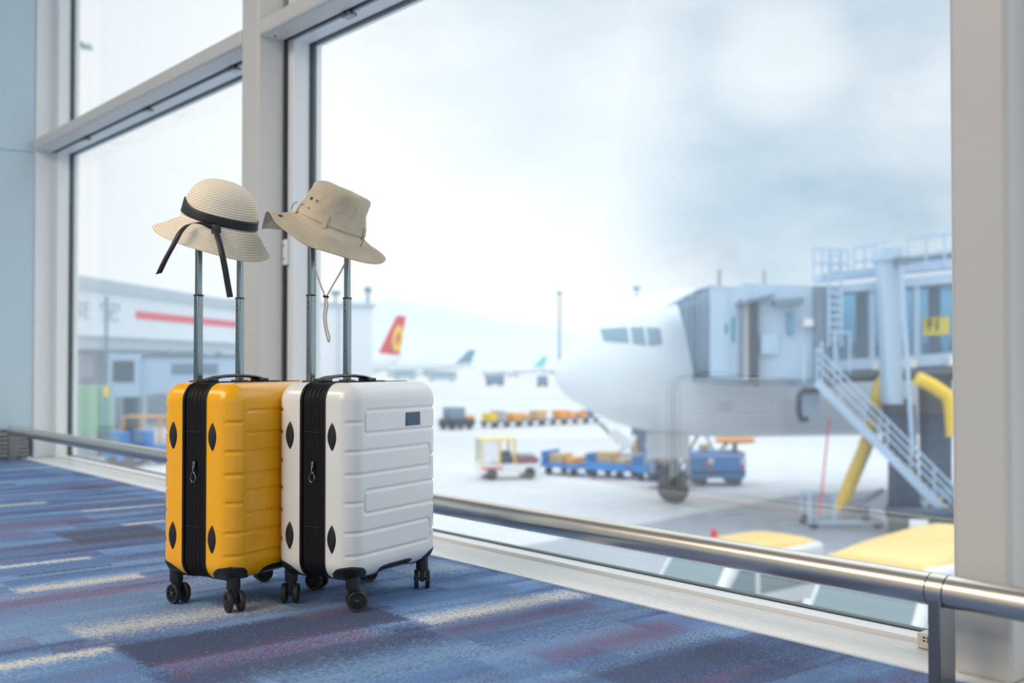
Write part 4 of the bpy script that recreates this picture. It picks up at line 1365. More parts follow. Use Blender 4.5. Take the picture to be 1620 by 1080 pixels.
def ground_box():
    c = ground_at(1468, 33.0)
    t_ = thing('power_cabinet', 'dark green equipment cabinet with a white label below the service stairs', 'cabinet', c)
    rt, fw = W(1, 0, 0), W(0, 1, 0)
    obj('body', MB().obox(c + Vector((0, 0, 0.55)), rt * 1.05, fw * 0.6, (0, 0, 0.55)), mat('green_black', (0.04, 0.09, 0.08), 0.5), t_, bevel=0.03)
    obj('top_tray', MB().obox(c + Vector((0, 0, 1.13)), rt * 1.15, fw * 0.65, (0, 0, 0.05)), 'bridge_sh', t_)
    obj('label_plate', MB().obox(c + Vector((0, 0, 0.86)) - fw * 0.61 - rt * 0.55, rt * 0.28, fw * 0.01, (0, 0, 0.13)), 'white', t_)
ground_box()

# ------------------------------------------------------------------ vehicles
def wheels(t_, places, r, w, ax, m='rubber'):
    for p in places:
        obj('wheel', MB().lathe([(r * 0.35, -w / 2), (r * 0.9, -w / 2), (r, -w * 0.3), (r, w * 0.3), (r * 0.9, w / 2), (r * 0.35, w / 2)], 22, p, ax), m, t_)
def van(x0, x1, yf, L, label, hump=0.0, stripe=False, up=0.0):
    """cab-forward van, nose towards the terminal (-y)"""
    g = GROUND
    xc = (x0 + x1) / 2
    t_ = thing('van', label, 'van', (xc, yf + L / 2, g))
    def sect(p0, x_in=0.0):
        return [(y, z) for y, z in p0]
    prof = [(yf, g + 0.35), (yf - 0.02, g + 0.75), (yf + 0.12, g + 0.98), (yf + 0.85, g + 1.72 + up), (yf + L - 0.05, g + 1.72 + up), (yf + L, g + 1.0), (yf + L, g + 0.35)]
    body = obj('body', MB().prism([(x0, y, z) for y, z in prof], (x1 - x0, 0, 0)), 'vanwhite', t_, bevel=0.10, seg=3)
    rows = []
    n, m = 12, 10
    ya, yb = yf + 0.72, yf + L + 0.01
    for i in range(n + 1):
        u = i / n
        row = []
        for j in range(m + 1):
            v = j / m
            e = 1 - abs(2 * u - 1) ** 4; f = 1 - abs(2 * v - 1) ** 5
            row.append((x0 + 0.03 + (x1 - x0 - 0.06) * v, ya + (yb - ya) * u, g + 1.66 + up + (0.20 + hump * u) * (e * f) ** 0.5))
        rows.append(row)
    b = MB().grid(rows)
    rf = obj('roof', b, 'vanyel', t_, solid=0.03)
    # windscreen and side windows
    def wq(quad, name, off):
        return obj(name, MB().prism(quad, off), 'vanglass', t_, bevel=0.01)
    s = Vector((0, -0.74, 0.73)).normalized()
    wq([Vector((x, y, z)) for x, y, z in ((x0 + 0.12, yf + 0.17, g + 1.03), (x1 - 0.12, yf + 0.17, g + 1.03), (x1 - 0.18, yf + 0.78, g + 1.65 + up), (x0 + 0.18, yf + 0.78, g + 1.65 + up))], 'windscreen', s * 0.03)
    for xs, sg in ((x1, 1), (x0, -1)):
        wq([Vector((xs, y, z)) for y, z in ((yf + 0.40, g + 1.02), (yf + 1.45, g + 1.02), (yf + 1.45, g + 1.60), (yf + 0.95, g + 1.60))], 'side_window', Vector((0.015 * sg, 0, 0)))
        wq([Vector((xs, y, z)) for y, z in ((yf + 1.6, g + 1.02), (yf + L - 0.35, g + 1.02), (yf + L - 0.4, g + 1.60), (yf + 1.6, g + 1.60))], 'side_window', Vector((0.015 * sg, 0, 0)))
        obj('wing_mirror', MB().lathe([(0.01, -0.05), (0.10, -0.03), (0.13, 0.0), (0.10, 0.04), (0.01, 0.06)], 16, (xs + 0.14 * sg, yf + 0.5, g + 1.10), (0, 1, 0)), 'vanwhite', t_)
        if stripe:
            obj('red_stripe', MB().prism([Vector((xs + 0.002 * sg, y, z)) for y, z in ((yf + 0.5, g + 0.62), (yf + L - 0.05, g + 0.62), (yf + L - 0.05, g + 0.70), (yf + 0.5, g + 0.70))], Vector((0.012 * sg, 0, 0))), 'redsoft', t_)
    wq([Vector((x, yf + L - 0.02, z)) for x, z in ((x0 + 0.2, g + 1.05), (x1 - 0.2, g + 1.05), (x1 - 0.25, g + 1.6), (x0 + 0.25, g + 1.6))], 'rear_window', Vector((0, 0.03, 0)))
    for x in (x0 + 0.22, x1 - 0.22):
        obj('headlamp', MB().lathe([(0.01, -0.04), (0.10, -0.03), (0.12, 0.02)], 16, (x, yf - 0.0, g + 0.78), (0, 1, 0)), 'white', t_)
    obj('bumper', MB().box((x0 - 0.01, yf - 0.08, g + 0.3), (x1 + 0.01, yf + 0.1, g + 0.52)), 'grey', t_, bevel=0.03)
    obj('wiper', MB().bar((xc - 0.5, yf + 0.14, g + 1.06), (xc + 0.1, yf + 0.42, g + 1.35), 0.02), 'ink', t_)
    wheels(t_, [(x, y, g + 0.31) for x in (x0 + 0.08, x1 - 0.08) for y in (yf + 0.75, yf + L - 0.8)], 0.31, 0.2, (1, 0, 0))
    return t_, rf
v1, rf = van(-15.25, -13.55, 16.2, 3.9, 'white van with a yellow roof, orange beacon and red side stripe', stripe=True, up=0.12)
bp = Vector((-14.9, 18.0, GROUND + 1.98))
obj('beacon', MB().lathe([(0.02, 0.16), (0.06, 0.15), (0.08, 0.0), (0.08, -0.06)], 14, bp, (0, 0, 1)), 'red', v1)
v2, rf2 = van(-12.0, -9.75, 16.9, 4.9, 'white van with a large domed yellow roof beside the right pillar', hump=0.25, up=0.35)

def tractor():
    """open-sided baggage tractor"""
    c = ground_at(803, 53)
    t_ = thing('baggage_tractor', 'small white baggage tractor with a yellow framed cab and maroon deck', 'tractor', c)
    rt, fw = W(0.97, 0.24, 0), W(-0.24, 0.97, 0)
    def P_(x, y, z): return c + rt * x + fw * y + Vector((0, 0, z))
    def bx(x0, x1, y0, y1, z0, z1): return MB().obox(P_((x0 + x1) / 2, (y0 + y1) / 2, (z0 + z1) / 2), rt * (x1 - x0) / 2, fw * (y1 - y0) / 2, (0, 0, (z1 - z0) / 2))
    obj('chassis', bx(-1.5, 1.5, -0.7, 0.7, 0.28, 0.75), 'white', t_, bevel=0.04)
    obj('red_band', bx(-1.47, -0.4, -0.715, -0.70, 0.50, 0.62), 'redsoft', t_)
    obj('rear_deck', bx(0.30, 1.45, -0.6, 0.6, 0.75, 1.05), 'maroon', t_, bevel=0.05)
    obj('battery_cover', bx(0.4, 1.3, -0.4, 0.6, 1.05, 1.2), 'grey', t_, bevel=0.05)
    fr = MB()
    for x in (-1.42, -0.55, 0.2):
        for y in (-0.64, 0.64): fr.bar(P_(x, y, 0.7), P_(x, y, 1.95), 0.09)
    obj('cab_frame', fr, 'yellow', t_)
    obj('cab_roof', bx(-1.5, 0.28, -0.7, 0.7, 1.92, 2.02), mat('pale_yellow', srgb(240, 214, 130), 0.5), t_, bevel=0.03)
    obj('front_panel', bx(-1.47, -0.60, -0.67, -0.63, 0.95, 1.86), 'white', t_)
    obj('windscreen', bx(-1.46, -1.42, -0.6, 0.6, 0.95, 1.9), 'tint', t_)
    obj('seat', bx(-0.4, 0.12, -0.4, 0.4, 0.75, 1.35), 'dark', t_, bevel=0.05)
    obj('steering_wheel', MB().tube([P_(-0.62 + 0.05 * math.sin(a), 0.2 * math.cos(a), 1.18 + 0.18 * math.sin(a)) for a in [2 * PI * k / 16 for k in range(16)]], 0.02, 6, closed=True), 'dark', t_)
    wheels(t_, [P_(x, y, 0.3) for x in (-0.95, 0.95) for y in (-0.62, 0.62)], 0.3, 0.22, fw)
    return P_
tractor()

def dolly_train():
    random.seed(11)
    cols = ['grey', 'orange', 'tan', 'yellow', 'bridge_dk', 'tan', 'orange']
    p0, p1 = on(716, 679, GROUND), on(946, 668, GROUND)
    d = (p1 - p0).normalized(); s = Vector((-d.y, d.x, 0))
    # small tug
    c = p0
    t_ = thing('tow_tug', 'dark little tow tug at the left head of the far trolley train', 'tractor', c)
    def ob(cc, x0, x1, y0, y1, z0, z1): return MB().obox(cc + d * (x0 + x1) / 2 + s * (y0 + y1) / 2 + Vector((0, 0, (z0 + z1) / 2)), d * (x1 - x0) / 2, s * (y1 - y0) / 2, (0, 0, (z1 - z0) / 2))
    obj('chassis', ob(c, -1.0, 1.9, -0.7, 0.7, 0.3, 0.9), 'bridge_sh', t_, bevel=0.05)
    obj('cab', ob(c, -0.6, 0.9, -0.65, 0.65, 0.9, 1.9), 'bridge_dk', t_, bevel=0.08)
    obj('hood', ob(c, 1.0, 1.9, -0.6, 0.6, 0.9, 1.15), 'orange', t_)
    wheels(t_, [c + d * x + s * y + Vector((0, 0, 0.35)) for x in (-0.5, 1.3) for y in (-0.65, 0.65)], 0.35, 0.25, s)
    L = (p1 - p0).length
    n = 5
    names = ['grey boxes', 'cartons and a yellow net', 'tan cartons', 'bright orange bundles', 'mixed orange and grey freight']
    order = ['first', 'second', 'third', 'fourth', 'fifth']
    for k in range(n):
        cc = p0 + d * (3.2 + (L - 3.4) * (k + 0.5) / n)
        cc.z = GROUND
        t_ = thing('freight_dolly', 'low freight dolly with %s, %s behind the dark tow tug' % (names[k], order[k]), 'trolley', cc, 0, 'freight dollies of the far train')
        hl = (L - 3.4) / n / 2 - 0.25
        obj('deck', ob(cc, -hl, hl, -0.75, 0.75, 0.40, 0.55), 'bridge_dk', t_)
        obj('drawbar', ob(cc, -hl - 0.45, -hl, -0.05, 0.05, 0.40, 0.48), 'dark', t_)
        wheels(t_, [cc + d * x + s * y + Vector((0, 0, 0.22)) for x in (-hl + 0.4, hl - 0.4) for y in (-0.65, 0.65)], 0.22, 0.16, s)
        # its load
        x = -hl + 0.1
        while x < hl - 0.5:
            w_ = random.uniform(0.6, 1.3); h = random.uniform(0.35, 1.0)
            if x + w_ > hl: break
            m = ('grey', 'tan', 'tan', 'orange', 'orange')[k] if random.random() < 0.6 else random.choice(cols)
            o = obj('freight_box', ob(cc, x, x + w_ - 0.08, -0.6, 0.6, 0.551, 0.55 + h), m, None, bevel=0.04)
            tag(o, 'freight box riding on the %s dolly behind the dark tow tug' % order[k], 'box', 'boxes on the far freight dollies')
            x += w_
dolly_train()

def blue_dollies():
    random.seed(4)
    a, b_ = on(866, 748, GROUND), on(1085, 762, GROUND)
    d = (b_ - a).normalized(); s = Vector((-d.y, d.x, 0))
    def ob(cc, x0, x1, y0, y1, z0, z1): return MB().obox(cc + d * (x0 + x1) / 2 + s * (y0 + y1) / 2 + Vector((0, 0, (z0 + z1) / 2)), d * (x1 - x0) / 2, s * (y1 - y0) / 2, (0, 0, (z1 - z0) / 2))
    L = (b_ - a).length
    lab = ['low blue dolly with tan cartons just right of the white tractor', 'low blue dolly with tan bundles under the belt loader', 'low blue dolly under the airliner nose carrying a tall tan and white crate']
    for k in range(3):
        cc = a + d * L * (k + 0.5) / 3; cc.z = GROUND
        hl = L / 6 - 0.15
        t_ = thing('baggage_dolly', lab[k], 'trolley', cc, 0, 'blue dollies under the airliner nose')
        obj('deck', ob(cc, -hl, hl, -0.9, 0.9, 0.42, 0.56), 'blue', t_)
        obj('side_board', ob(cc, -hl, hl, -0.95, -0.9, 0.40, 0.80 if k else 0.62), 'blue', t_)
        obj('end_board', ob(cc, -hl, -hl + 0.06, -0.9, 0.9, 0.56, 1.2), 'blue', t_)
        wheels(t_, [cc + d * x + s * y + Vector((0, 0, 0.22)) for x in (-hl + 0.4, hl - 0.4) for y in (-0.8, 0.8)], 0.22, 0.16, s)
        boxes = ([(-0.9, -0.1, 0.5, 'tan'), (0.05, 0.6, 0.35, 'orange')], [(-0.7, 0.1, 0.7, 'tan'), (0.3, 0.8, 0.4, 'tan')], [(0.15, 0.75, 2.3, 'tan'), (-0.7, -0.1, 0.5, 'grey')])[k]
        for i, (x0, x1, h, m) in enumerate(boxes):
            o = obj('carton', ob(cc, x0, x1, -0.5, 0.6, 0.561, 0.56 + h), m, bevel=0.03)
            tag(o, ['wide tan carton on the blue dolly right of the white tractor', 'flat orange carton on the blue dolly right of the white tractor', 'taller tan carton on the blue dolly under the belt loader', 'lower tan carton on the blue dolly under the belt loader', 'tall tan crate below the airliner nose on a blue dolly', 'small grey carton beside the tall tan crate on a blue dolly'][k * 2 + i], 'box')
            if k == 2 and i == 0:
                obj('orange_band', ob(cc, x0 - 0.01, x1 + 0.01, -0.51, 0.61, 1.3, 1.55), 'orange', o)
    # belt loader reaching up to the hold on the far side
    c = ground_at(960, 57.5)
    t_ = thing('belt_loader', 'white belt loader with its crossed arms raised under the airliner nose', 'belt loader', c)
    rt, fw = W(1, 0, 0), W(0, 1, 0)
    def Q(px, py, D=57.5): return at(px, py, D)
    obj('conveyor', MB().bar(Q(945, 748), Q(1006, 690), 0.5, 0.18), 'white', t_)
    obj('support_arm', MB().bar(Q(948, 668), Q(978, 700), 0.22, 0.16), 'bridge_dk', t_)
    obj('belt_cover', MB().bar(Q(966, 682), Q(998, 706), 0.7, 0.55), 'white', t_)
    obj('side_rail', MB().bar(Q(1003, 690), Q(1006, 720), 0.12), 'yellow', t_)
    p = Q(952, 745); p.z = GROUND
    obj('chassis', MB().obox(p + Vector((0, 0, 0.6)) + rt * 0.8, rt * 1.7, fw * 0.7, (0, 0, 0.2)), 'grey', t_, bevel=0.04)
    wheels(t_, [p + rt * x + fw * y + Vector((0, 0, 0.3)) for x in (-0.6, 2.0) for y in (-0.65, 0.65)], 0.3, 0.2, fw)
    # container loader beneath the fuselage
    c = ground_at(1046, 49.0)
    t_ = thing('cargo_loader', 'blue and grey cargo loader with big wheels standing under the fuselage', 'loader', c)
    def P_(x, y, z): return c + rt * x + fw * y + Vector((0, 0, z))
    def bx(x0, x1, y0, y1, z0, z1): return MB().obox(P_((x0 + x1) / 2, (y0 + y1) / 2, (z0 + z1) / 2), rt * (x1 - x0) / 2, fw * (y1 - y0) / 2, (0, 0, (z1 - z0) / 2))
    obj('frame', bx(-0.6, 1.15, -0.6, 0.65, 0.35, 0.75), 'bridge_sh', t_, bevel=0.04)
    obj('platform', bx(-0.7, 1.2, -0.8, 0.9, 1.7, 1.95), 'blue', t_, bevel=0.03)
    for x in (-0.5, 0.1, 0.6, 1.1):
        obj('column', bx(x - 0.07, x + 0.07, -0.7, -0.5, 0.7, 1.75), 'grey', t_)
    wheels(t_, [P_(0.3, -0.72, 0.55), P_(0.3, 0.8, 0.55)], 0.55, 0.24, fw)
    # canvas sided dark trolley under the belly
    c = ground_at(1020, 60)
    o = obj('grey_container', MB().obox(c + Vector((0, 0, 1.55)), rt * 0.68, fw * 0.8, (0, 0, 0.95)).obox(c + Vector((0, 0, 0.3)), rt * 0.6, fw * 0.7, (0, 0, 0.3)), 'dark', None, bevel=0.04)
    o.data.materials[0] = mat('slate_canvas', (0.16, 0.18, 0.20), 0.8)
    tag(o, 'dark grey covered container standing right under the fuselage belly', 'container')
    # big blue cart with lamps
    c = ground_at(1130, 50.5)
    t_ = thing('blue_loader_truck', 'big bright blue low truck with round white lamps under the jet bridge cab', 'truck', c)
    def P2(x, y, z): return c + rt * x + fw * y + Vector((0, 0, z))
    def b2(x0, x1, y0, y1, z0, z1): return MB().obox(P2((x0 + x1) / 2, (y0 + y1) / 2, (z0 + z1) / 2), rt * (x1 - x0) / 2, fw * (y1 - y0) / 2, (0, 0, (z1 - z0) / 2))
    obj('body', b2(-1.25, 1.25, -0.9, 0.9, 0.35, 1.55), 'blue', t_, bevel=0.05)
    obj('bumper', b2(-1.2, 1.27, -0.95, -0.85, 0.55, 0.68), 'bridge_sh', t_)
    obj('upper_rail', b2(-1.25, 1.25, -0.92, -0.86, 1.38, 1.44), 'white', t_)
    for x in (-0.35, 1.15):
        obj('lamp', MB().lathe([(0.02, 0.05), (0.14, 0.03), (0.15, 0.0)], 18, P2(x, -0.93, 1.15), -fw), 'white', t_)
    for x, z in ((-0.6, 1.0), (-0.35, 0.8), (1.1, 0.9)):
        obj('tail_lamp', MB().lathe([(0.02, 0.05), (0.08, 0.03), (0.09, 0.0)], 14, P2(x, -0.93, z), -fw), 'redsoft', t_)
    wheels(t_, [P2(x, y, 0.32) for x in (-0.8, 0.8) for y in (-0.75, 0.75)], 0.32, 0.25, fw)
    obj('yellow_hood', MB().lathe([(0.02, 0.22), (0.5, 0.2), (0.85, 0.1), (0.95, 0.0), (0.9, -0.12)], 26, P2(0.95, 0, 2.08), (0, 0, 1)), 'orange', t_)
    obj('hood_post', MB().cyl(P2(0.95, 0, 1.5), P2(0.95, 0, 2.0), 0.12, 12), 'grey', t_)
    obj('arm', MB().bar(P2(-0.1, -0.2, 1.55), P2(-0.45, -0.2, 2.3), 0.16), 'white', t_)
    obj('arm', MB().bar(P2(0.2, -0.2, 1.55), P2(0.6, -0.2, 2.0), 0.16), 'white', t_)
    o = obj('bag', MB().obox(P2(-0.55, -0.2, 1.72), rt * 0.2, fw * 0.3, (0, 0, 0.165)), 'tan', None, bevel=0.05)
    tag(o, 'small tan bag lying on top of the blue truck', 'bag')
blue_dollies()

# ------------------------------------------------------------------ the terminal wing on the left
def terminal():
    A, B = at(60, 429, 74), at(392, 480, 116)
    A.z = B.z = GROUND
    d = (B - A); L = d.length; d.normalize(); n = Vector((-d.y, d.x, 0))
    if n.dot(W(0, 1, 0)) < 0: n = -n
    roof = at(108, 437, 80).z
    t_ = thing('terminal_wing', 'long pale terminal wing with a white fascia and red stripe beyond the left window', 'building', A.lerp(B, 0.5))
    def slab(x0, x1, z0, z1, y0, y1, m, name, parent=t_, bevel=0):
        c = A + d * (x0 + x1) / 2 + n * (y0 + y1) / 2; c.z = (z0 + z1) / 2
        return obj(name, MB().obox(c, d * (x1 - x0) / 2, n * (y1 - y0) / 2, (0, 0, (z1 - z0) / 2)), m, parent, bevel=bevel)
    g = GROUND
    fz0 = at(108, 530, 80).z
    slab(-30, L + 0, fz0, roof - 0.9, 0, 25, 'bldg', 'fascia')
    slab(-30, L + 0.3, roof - 0.9, roof, -0.3, 25, 'bldg_gr', 'roof_edge')
    slab(-30, L, fz0 - 1.0, fz0, 0.4, 25, 'bldg_gr', 'soffit')
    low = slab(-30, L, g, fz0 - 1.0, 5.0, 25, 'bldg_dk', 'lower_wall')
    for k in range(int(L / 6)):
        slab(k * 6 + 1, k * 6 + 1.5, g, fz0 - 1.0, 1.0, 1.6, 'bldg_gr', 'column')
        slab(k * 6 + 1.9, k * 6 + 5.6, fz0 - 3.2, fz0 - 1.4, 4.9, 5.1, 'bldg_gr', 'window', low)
    def sx(px):      # distance along the front seen at px
        r_ = at(px, 500, 1) - Vector((0, 0, EYE))
        # intersect the ray with the front in plan
        den = r_.x * (-d.y) + r_.y * d.x
        t = (A.x * (-d.y) + A.y * d.x) / den
        return Vector((r_.x * t - A.x, r_.y * t - A.y, 0)).dot(d), t
    def zz(px, py):
        s_, t = sx(px)
        return at(px, py, t).z
    s0, s1 = sx(215)[0], sx(392)[0]
    zr = (zz(215, 497) + zz(365, 513)) / 2
    slab(s0, s1 - 0.4, zr - 0.32, zr + 0.32, -0.06, 0.0, 'redsoft', 'red_stripe')
    # grey wall characters
    def glyph(px0, px1, py0, py1, strokes, name='wall_character'):
        xa, xb = sx(px0)[0], sx(px1)[0]
        za, zb = zz((px0 + px1) / 2, py1), zz((px0 + px1) / 2, py0)
        b = MB()
        for u0, v0, u1, v1 in strokes:
            c = A + d * (xa + (xb - xa) * (u0 + u1) / 2) - n * 0.04; c.z = za + (zb - za) * (v0 + v1) / 2
            b.obox(c, d * max(abs(u1 - u0) * (xb - xa) / 2, 0.06), n * 0.03, (0, 0, max(abs(v1 - v0) * (zb - za) / 2, 0.06)))
        obj(name, b, 'sign', t_)
    glyph(102, 118, 476, 504, [(0.0, 0.86, 1.0, 0.94), (0.1, 0.0, 0.2, 0.9)])
    glyph(121, 142, 476, 503, [(0.0, 0.8, 0.4, 0.88), (0.18, 0.0, 0.26, 1.0), (0.0, 0.3, 0.42, 0.38), (0.5, 0.85, 1.0, 0.92), (0.55, 0.05, 0.63, 0.9), (0.5, 0.5, 1.0, 0.57), (0.55, 0.0, 1.0, 0.08)])
    glyph(159, 188, 478, 506, [(0.0, 0.85, 1.0, 0.92), (0.0, 0.6, 0.08, 0.9), (0.92, 0.6, 1.0, 0.9), (0.28, 0.55, 0.36, 0.8), (0.62, 0.55, 0.7, 0.8), (0.1, 0.44, 0.9, 0.51), (0.46, 0.1, 0.54, 0.5), (0.05, 0.0, 0.95, 0.08)])
    # block at its far end
    A2, B2 = at(452, 474, 150), at(590, 479, 158)
    hz = at(520, 477, 152).z
    dd_ = (B2 - A2); dd_.z = 0; L2 = dd_.length; dd_.normalize(); n2 = Vector((-dd_.y, dd_.x, 0))
    if n2.dot(W(0, 1, 0)) < 0: n2 = -n2
    t2 = thing('terminal_block', 'plain pale blue-grey building block behind the white suitcase handle', 'building', Vector((A2.x, A2.y, g)))
    def s2(x0, x1, z0, z1, y0, y1, m, name):
        c = Vector((A2.x, A2.y, 0)) + dd_ * (x0 + x1) / 2 + n2 * (y0 + y1) / 2; c.z = (z0 + z1) / 2
        return obj(name, MB().obox(c, dd_ * (x1 - x0) / 2, n2 * (y1 - y0) / 2, (0, 0, (z1 - z0) / 2)), m, t2)
    s2(-16, L2, g + 2.2, hz - 0.6, 0, 20, 'bldg', 'wall')
    s2(-16, L2 + 0.3, hz - 0.6, hz, -0.3, 20, 'bldg_gr', 'roof_edge')
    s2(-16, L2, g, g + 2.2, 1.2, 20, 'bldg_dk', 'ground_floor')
    for k in range(5): s2(-12 + 5 * k, -11.7 + 5 * k, g + 2.4, hz - 0.8, -0.1, 0.0, 'bldg_gr', 'panel_joint')
terminal()

def stand_clutter():
    rt, fw = W(1, 0, 0), W(0, 1, 0)
    def bx(c, x0, x1, y0, y1, z0, z1): return MB().obox(c + rt * (x0 + x1) / 2 + fw * (y0 + y1) / 2 + Vector((0, 0, (z0 + z1) / 2)), rt * (x1 - x0) / 2, fw * (y1 - y0) / 2, (0, 0, (z1 - z0) / 2))
    # a second jet bridge far off
    c = ground_at(215, 72)
    t_ = thing('far_jet_bridge', 'boxy pale jet bridge on a single column below the white fascia', 'jet bridge', c)
    obj('tunnel', bx(c, -2.0, 7.5, 0, 3, 3.6, 6.0), 'bridge', t_)
    obj('cab', bx(c, -1.6, 0.4, -0.6, 3, 3.4, 6.3), 'bridge', t_)
    obj('cab_window', bx(c, -1.3, 0.1, -0.66, -0.6, 4.4, 5.8), 'bridge_sh', t_)
    obj('tunnel_window', bx(c, 2.4, 5.5, -0.06, 0.0, 4.9, 5.6), 'bridge_dk', t_)
    obj('roof_edge', bx(c, -2.1, 7.6, -0.1, 3.1, 6.0, 6.25), 'bridge_dk', t_)
    obj('column', bx(c, -1.1, -0.4, 0.8, 1.8, 0.0, 3.6), 'bridge_sh', t_)
    obj('column', bx(c, 5.4, 6.1, 0.8, 1.8, 0.0, 3.6), 'bridge_dk', t_)
    wheels(t_, [c + rt * x + fw * 1.3 + Vector((0, 0, 0.5)) for x in (-1.3, -0.2)], 0.5, 0.3, fw)
    c = ground_at(136, 66)
    t_ = thing('stand_pole', 'slim dark pole standing left of the far jet bridge', 'pole', ground_at(168, 60))
    p = ground_at(168, 60)
    obj('shaft', MB().cyl(p, p + Vector((0, 0, 9.4)), 0.09, 10), 'bridge_dk', t_)
    obj('warning_band', MB().cyl(p + Vector((0, 0, 3.8)), p + Vector((0, 0, 4.4)), 0.15, 10), 'yellow', t_)
    for px, D, w_, lab in ((122, 62, 1.3, 'green freight container at the left edge of the left window'), (150, 64, 0.9, 'narrower green freight container next to the slim dark pole')):
        c = ground_at(px, D)
        t_ = thing('green_container', lab, 'container', c)
        obj('body', bx(c, -w_ / 2, w_ / 2, 0, 1.6, 1.5, 4.3), 'green', t_, bevel=0.04)
        obj('stand', bx(c, -w_ / 2, w_ / 2, 0.2, 1.4, 0.0, 1.5), 'grey', t_)
    for k, (px, D, L_, m, lab) in enumerate(((192, 58, 1.7, 'blue', 'blue tow tractor beneath the cab of the far jet bridge'), (236, 60, 2.1, 'blue', 'larger blue tow tractor just left of the yellow suitcase'))):
        c = ground_at(px, D)
        t_ = thing('tow_tractor', lab, 'tractor', c)
        obj('chassis', bx(c, -L_ / 2, L_ / 2, 0, 1.5, 0.35, 1.0), m, t_, bevel=0.06)
        obj('cab', bx(c, -L_ / 2 + 0.1, -L_ / 2 + 0.9, 0.1, 1.4, 1.0, 1.9), m, t_, bevel=0.08)
        obj('cab_window', bx(c, -L_ / 2 + 0.2, -L_ / 2 + 0.8, 0.08, 0.1, 1.25, 1.75), 'cockpit', t_)
        wheels(t_, [c + rt * x + fw * y + Vector((0, 0, 0.35)) for x in (-L_ / 2 + 0.4, L_ / 2 - 0.4) for y in (0.1, 1.4)], 0.35, 0.25, fw)
    c = ground_at(238, 66)
    t_ = thing('yellow_cart', 'yellow framed baggage cart behind the larger blue tow tractor', 'cart', c)
    obj('deck', bx(c, -1.7, 1.7, 0, 1.5, 0.4, 0.6), 'grey', t_)
    obj('roof', bx(c, -1.7, 1.7, 0, 1.5, 2.3, 2.4), 'orange', t_)
    for x in (-1.65, -0.5, 0.6, 1.65):
        obj('post', bx(c, x - 0.06, x + 0.06, 0, 0.1, 0.6, 2.3), 'orange', t_)
    wheels(t_, [c + rt * x + fw * y + Vector((0, 0, 0.2)) for x in (-1.3, 1.3) for y in (0.1, 1.4)], 0.2, 0.15, fw)
stand_clutter()

# ------------------------------------------------------------------ far aircraft, masts
def far_plane(px, D, ang, L, label, tail, band=None, group='parked airliners far across the field'):
    s = L / 66.0
    nose = ground_at(px, D); nose.z = GROUND + 5.6 * s
    fu = Fuselage(nose, W(math.cos(ang), math.sin(ang), 0), s)
    base = nose + fu.a * L / 2; base.z = GROUND
    t_ = thing('parked_airliner', label, 'airplane', base, 0, group)
    xs = [0, 0.1, 0.4, 1, 2, 3.4, 5, 8, 20, 40, 52, 62, 66]
    rows = [[fu.p(x, 2 * PI * j / 20) for j in range(20)] for x in xs]
    b = MB().grid(rows, closed=True)
    b.f.append(tuple(range(19, -1, -1))); b.f.append(tuple(12 * 20 + j for j in range(20)))
    obj('fuselage', b, 'hull', t_, angle=60)
    q = fu.n + fu.a * 52 * s
    up = Vector((0, 0, 1))
    fin = obj('tail_fin', MB().prism([q + up * 2.7 * s - fu.port * 0.25 * s, q + fu.a * 12 * s + up * 2.5 * s - fu.port * 0.25 * s, q + fu.a * 16 * s + up * 12.5 * s - fu.port * 0.25 * s, q + fu.a * 11 * s + up * 12.5 * s - fu.port * 0.25 * s], fu.port * 0.5 * s), tail, t_)
    w0 = fu.n + fu.a * 24 * s
    for k in (-1, 1):
        obj('wing', MB().prism([w0 + fu.port * 2.4 * s * k + up * -1.8 * s, w0 + fu.a * 10 * s + fu.port * 2.4 * s * k + up * -1.7 * s, w0 + fu.a * 18 * s + fu.port * 27 * s * k + up * 0.2 * s, w0 + fu.a * 15.5 * s + fu.port * 27 * s * k + up * 0.2 * s], up * 0.5 * s), 'hull_low', t_)
        e = fu.n + fu.a * 21 * s + fu.port * 9 * s * k + up * -2.6 * s
        obj('engine', MB().lathe([(0.3 * s, 0.8 * s), (1.5 * s, 0.0), (1.8 * s, 1.6 * s), (1.3 * s, 5 * s), (0.4 * s, 5.8 * s)], 18, e, fu.a), 'hull_low', t_)
        obj('stabiliser', MB().prism([q + fu.a * 6 * s + fu.port * 1.0 * s * k, q + fu.a * 12 * s + fu.port * 1.0 * s * k, q + fu.a * 15 * s + fu.port * 10 * s * k + up * 0.6 * s, q + fu.a * 13 * s + fu.port * 10 * s * k + up * 0.6 * s], up * 0.3 * s), 'hull_low', t_)
    for x, y in ((6, 0), (33, 5), (33, -5)):
        p = fu.n + fu.a * x * s + fu.port * y * s; p.z = GROUND
        obj('landing_gear', MB().box(p + Vector((-0.5, -0.5, 0)) * s, p + Vector((0.5, 0.5, 3.2)) * s), 'dark', t_)
    return t_, fu, q, s
far_plane(603, 430, R(25), 40, 'white airliner parked far away just right of the red tail', mat('grey_blue_tail', srgb(120, 150, 170), 0.5))
far_plane(758, 410, R(30), 30, 'white airliner with teal tail parked far away left of the big nose', mat('aqua_tail', srgb(130, 205, 205), 0.5))
far_plane(835, 520, R(20), 26, 'white airliner far away partly behind the big nose', mat('dark_teal_tail', srgb(60, 130, 140), 0.5))
def red_tail():
    t_, fu, q, s = far_plane(417, 186, R(72), 59, 'airliner with a red tail and yellow emblem at the end of the pale block', 'red')
    return t_, fu, q, s
t_, fu, q, s = red_tail()
fin = [c for c in t_.children if c.name.startswith('tail_fin')][0]
up = Vector((0, 0, 1))
em = MB()
cc = q + fu.a * 10.8 * s + up * 6.6 * s + fu.port * 0.3 * s
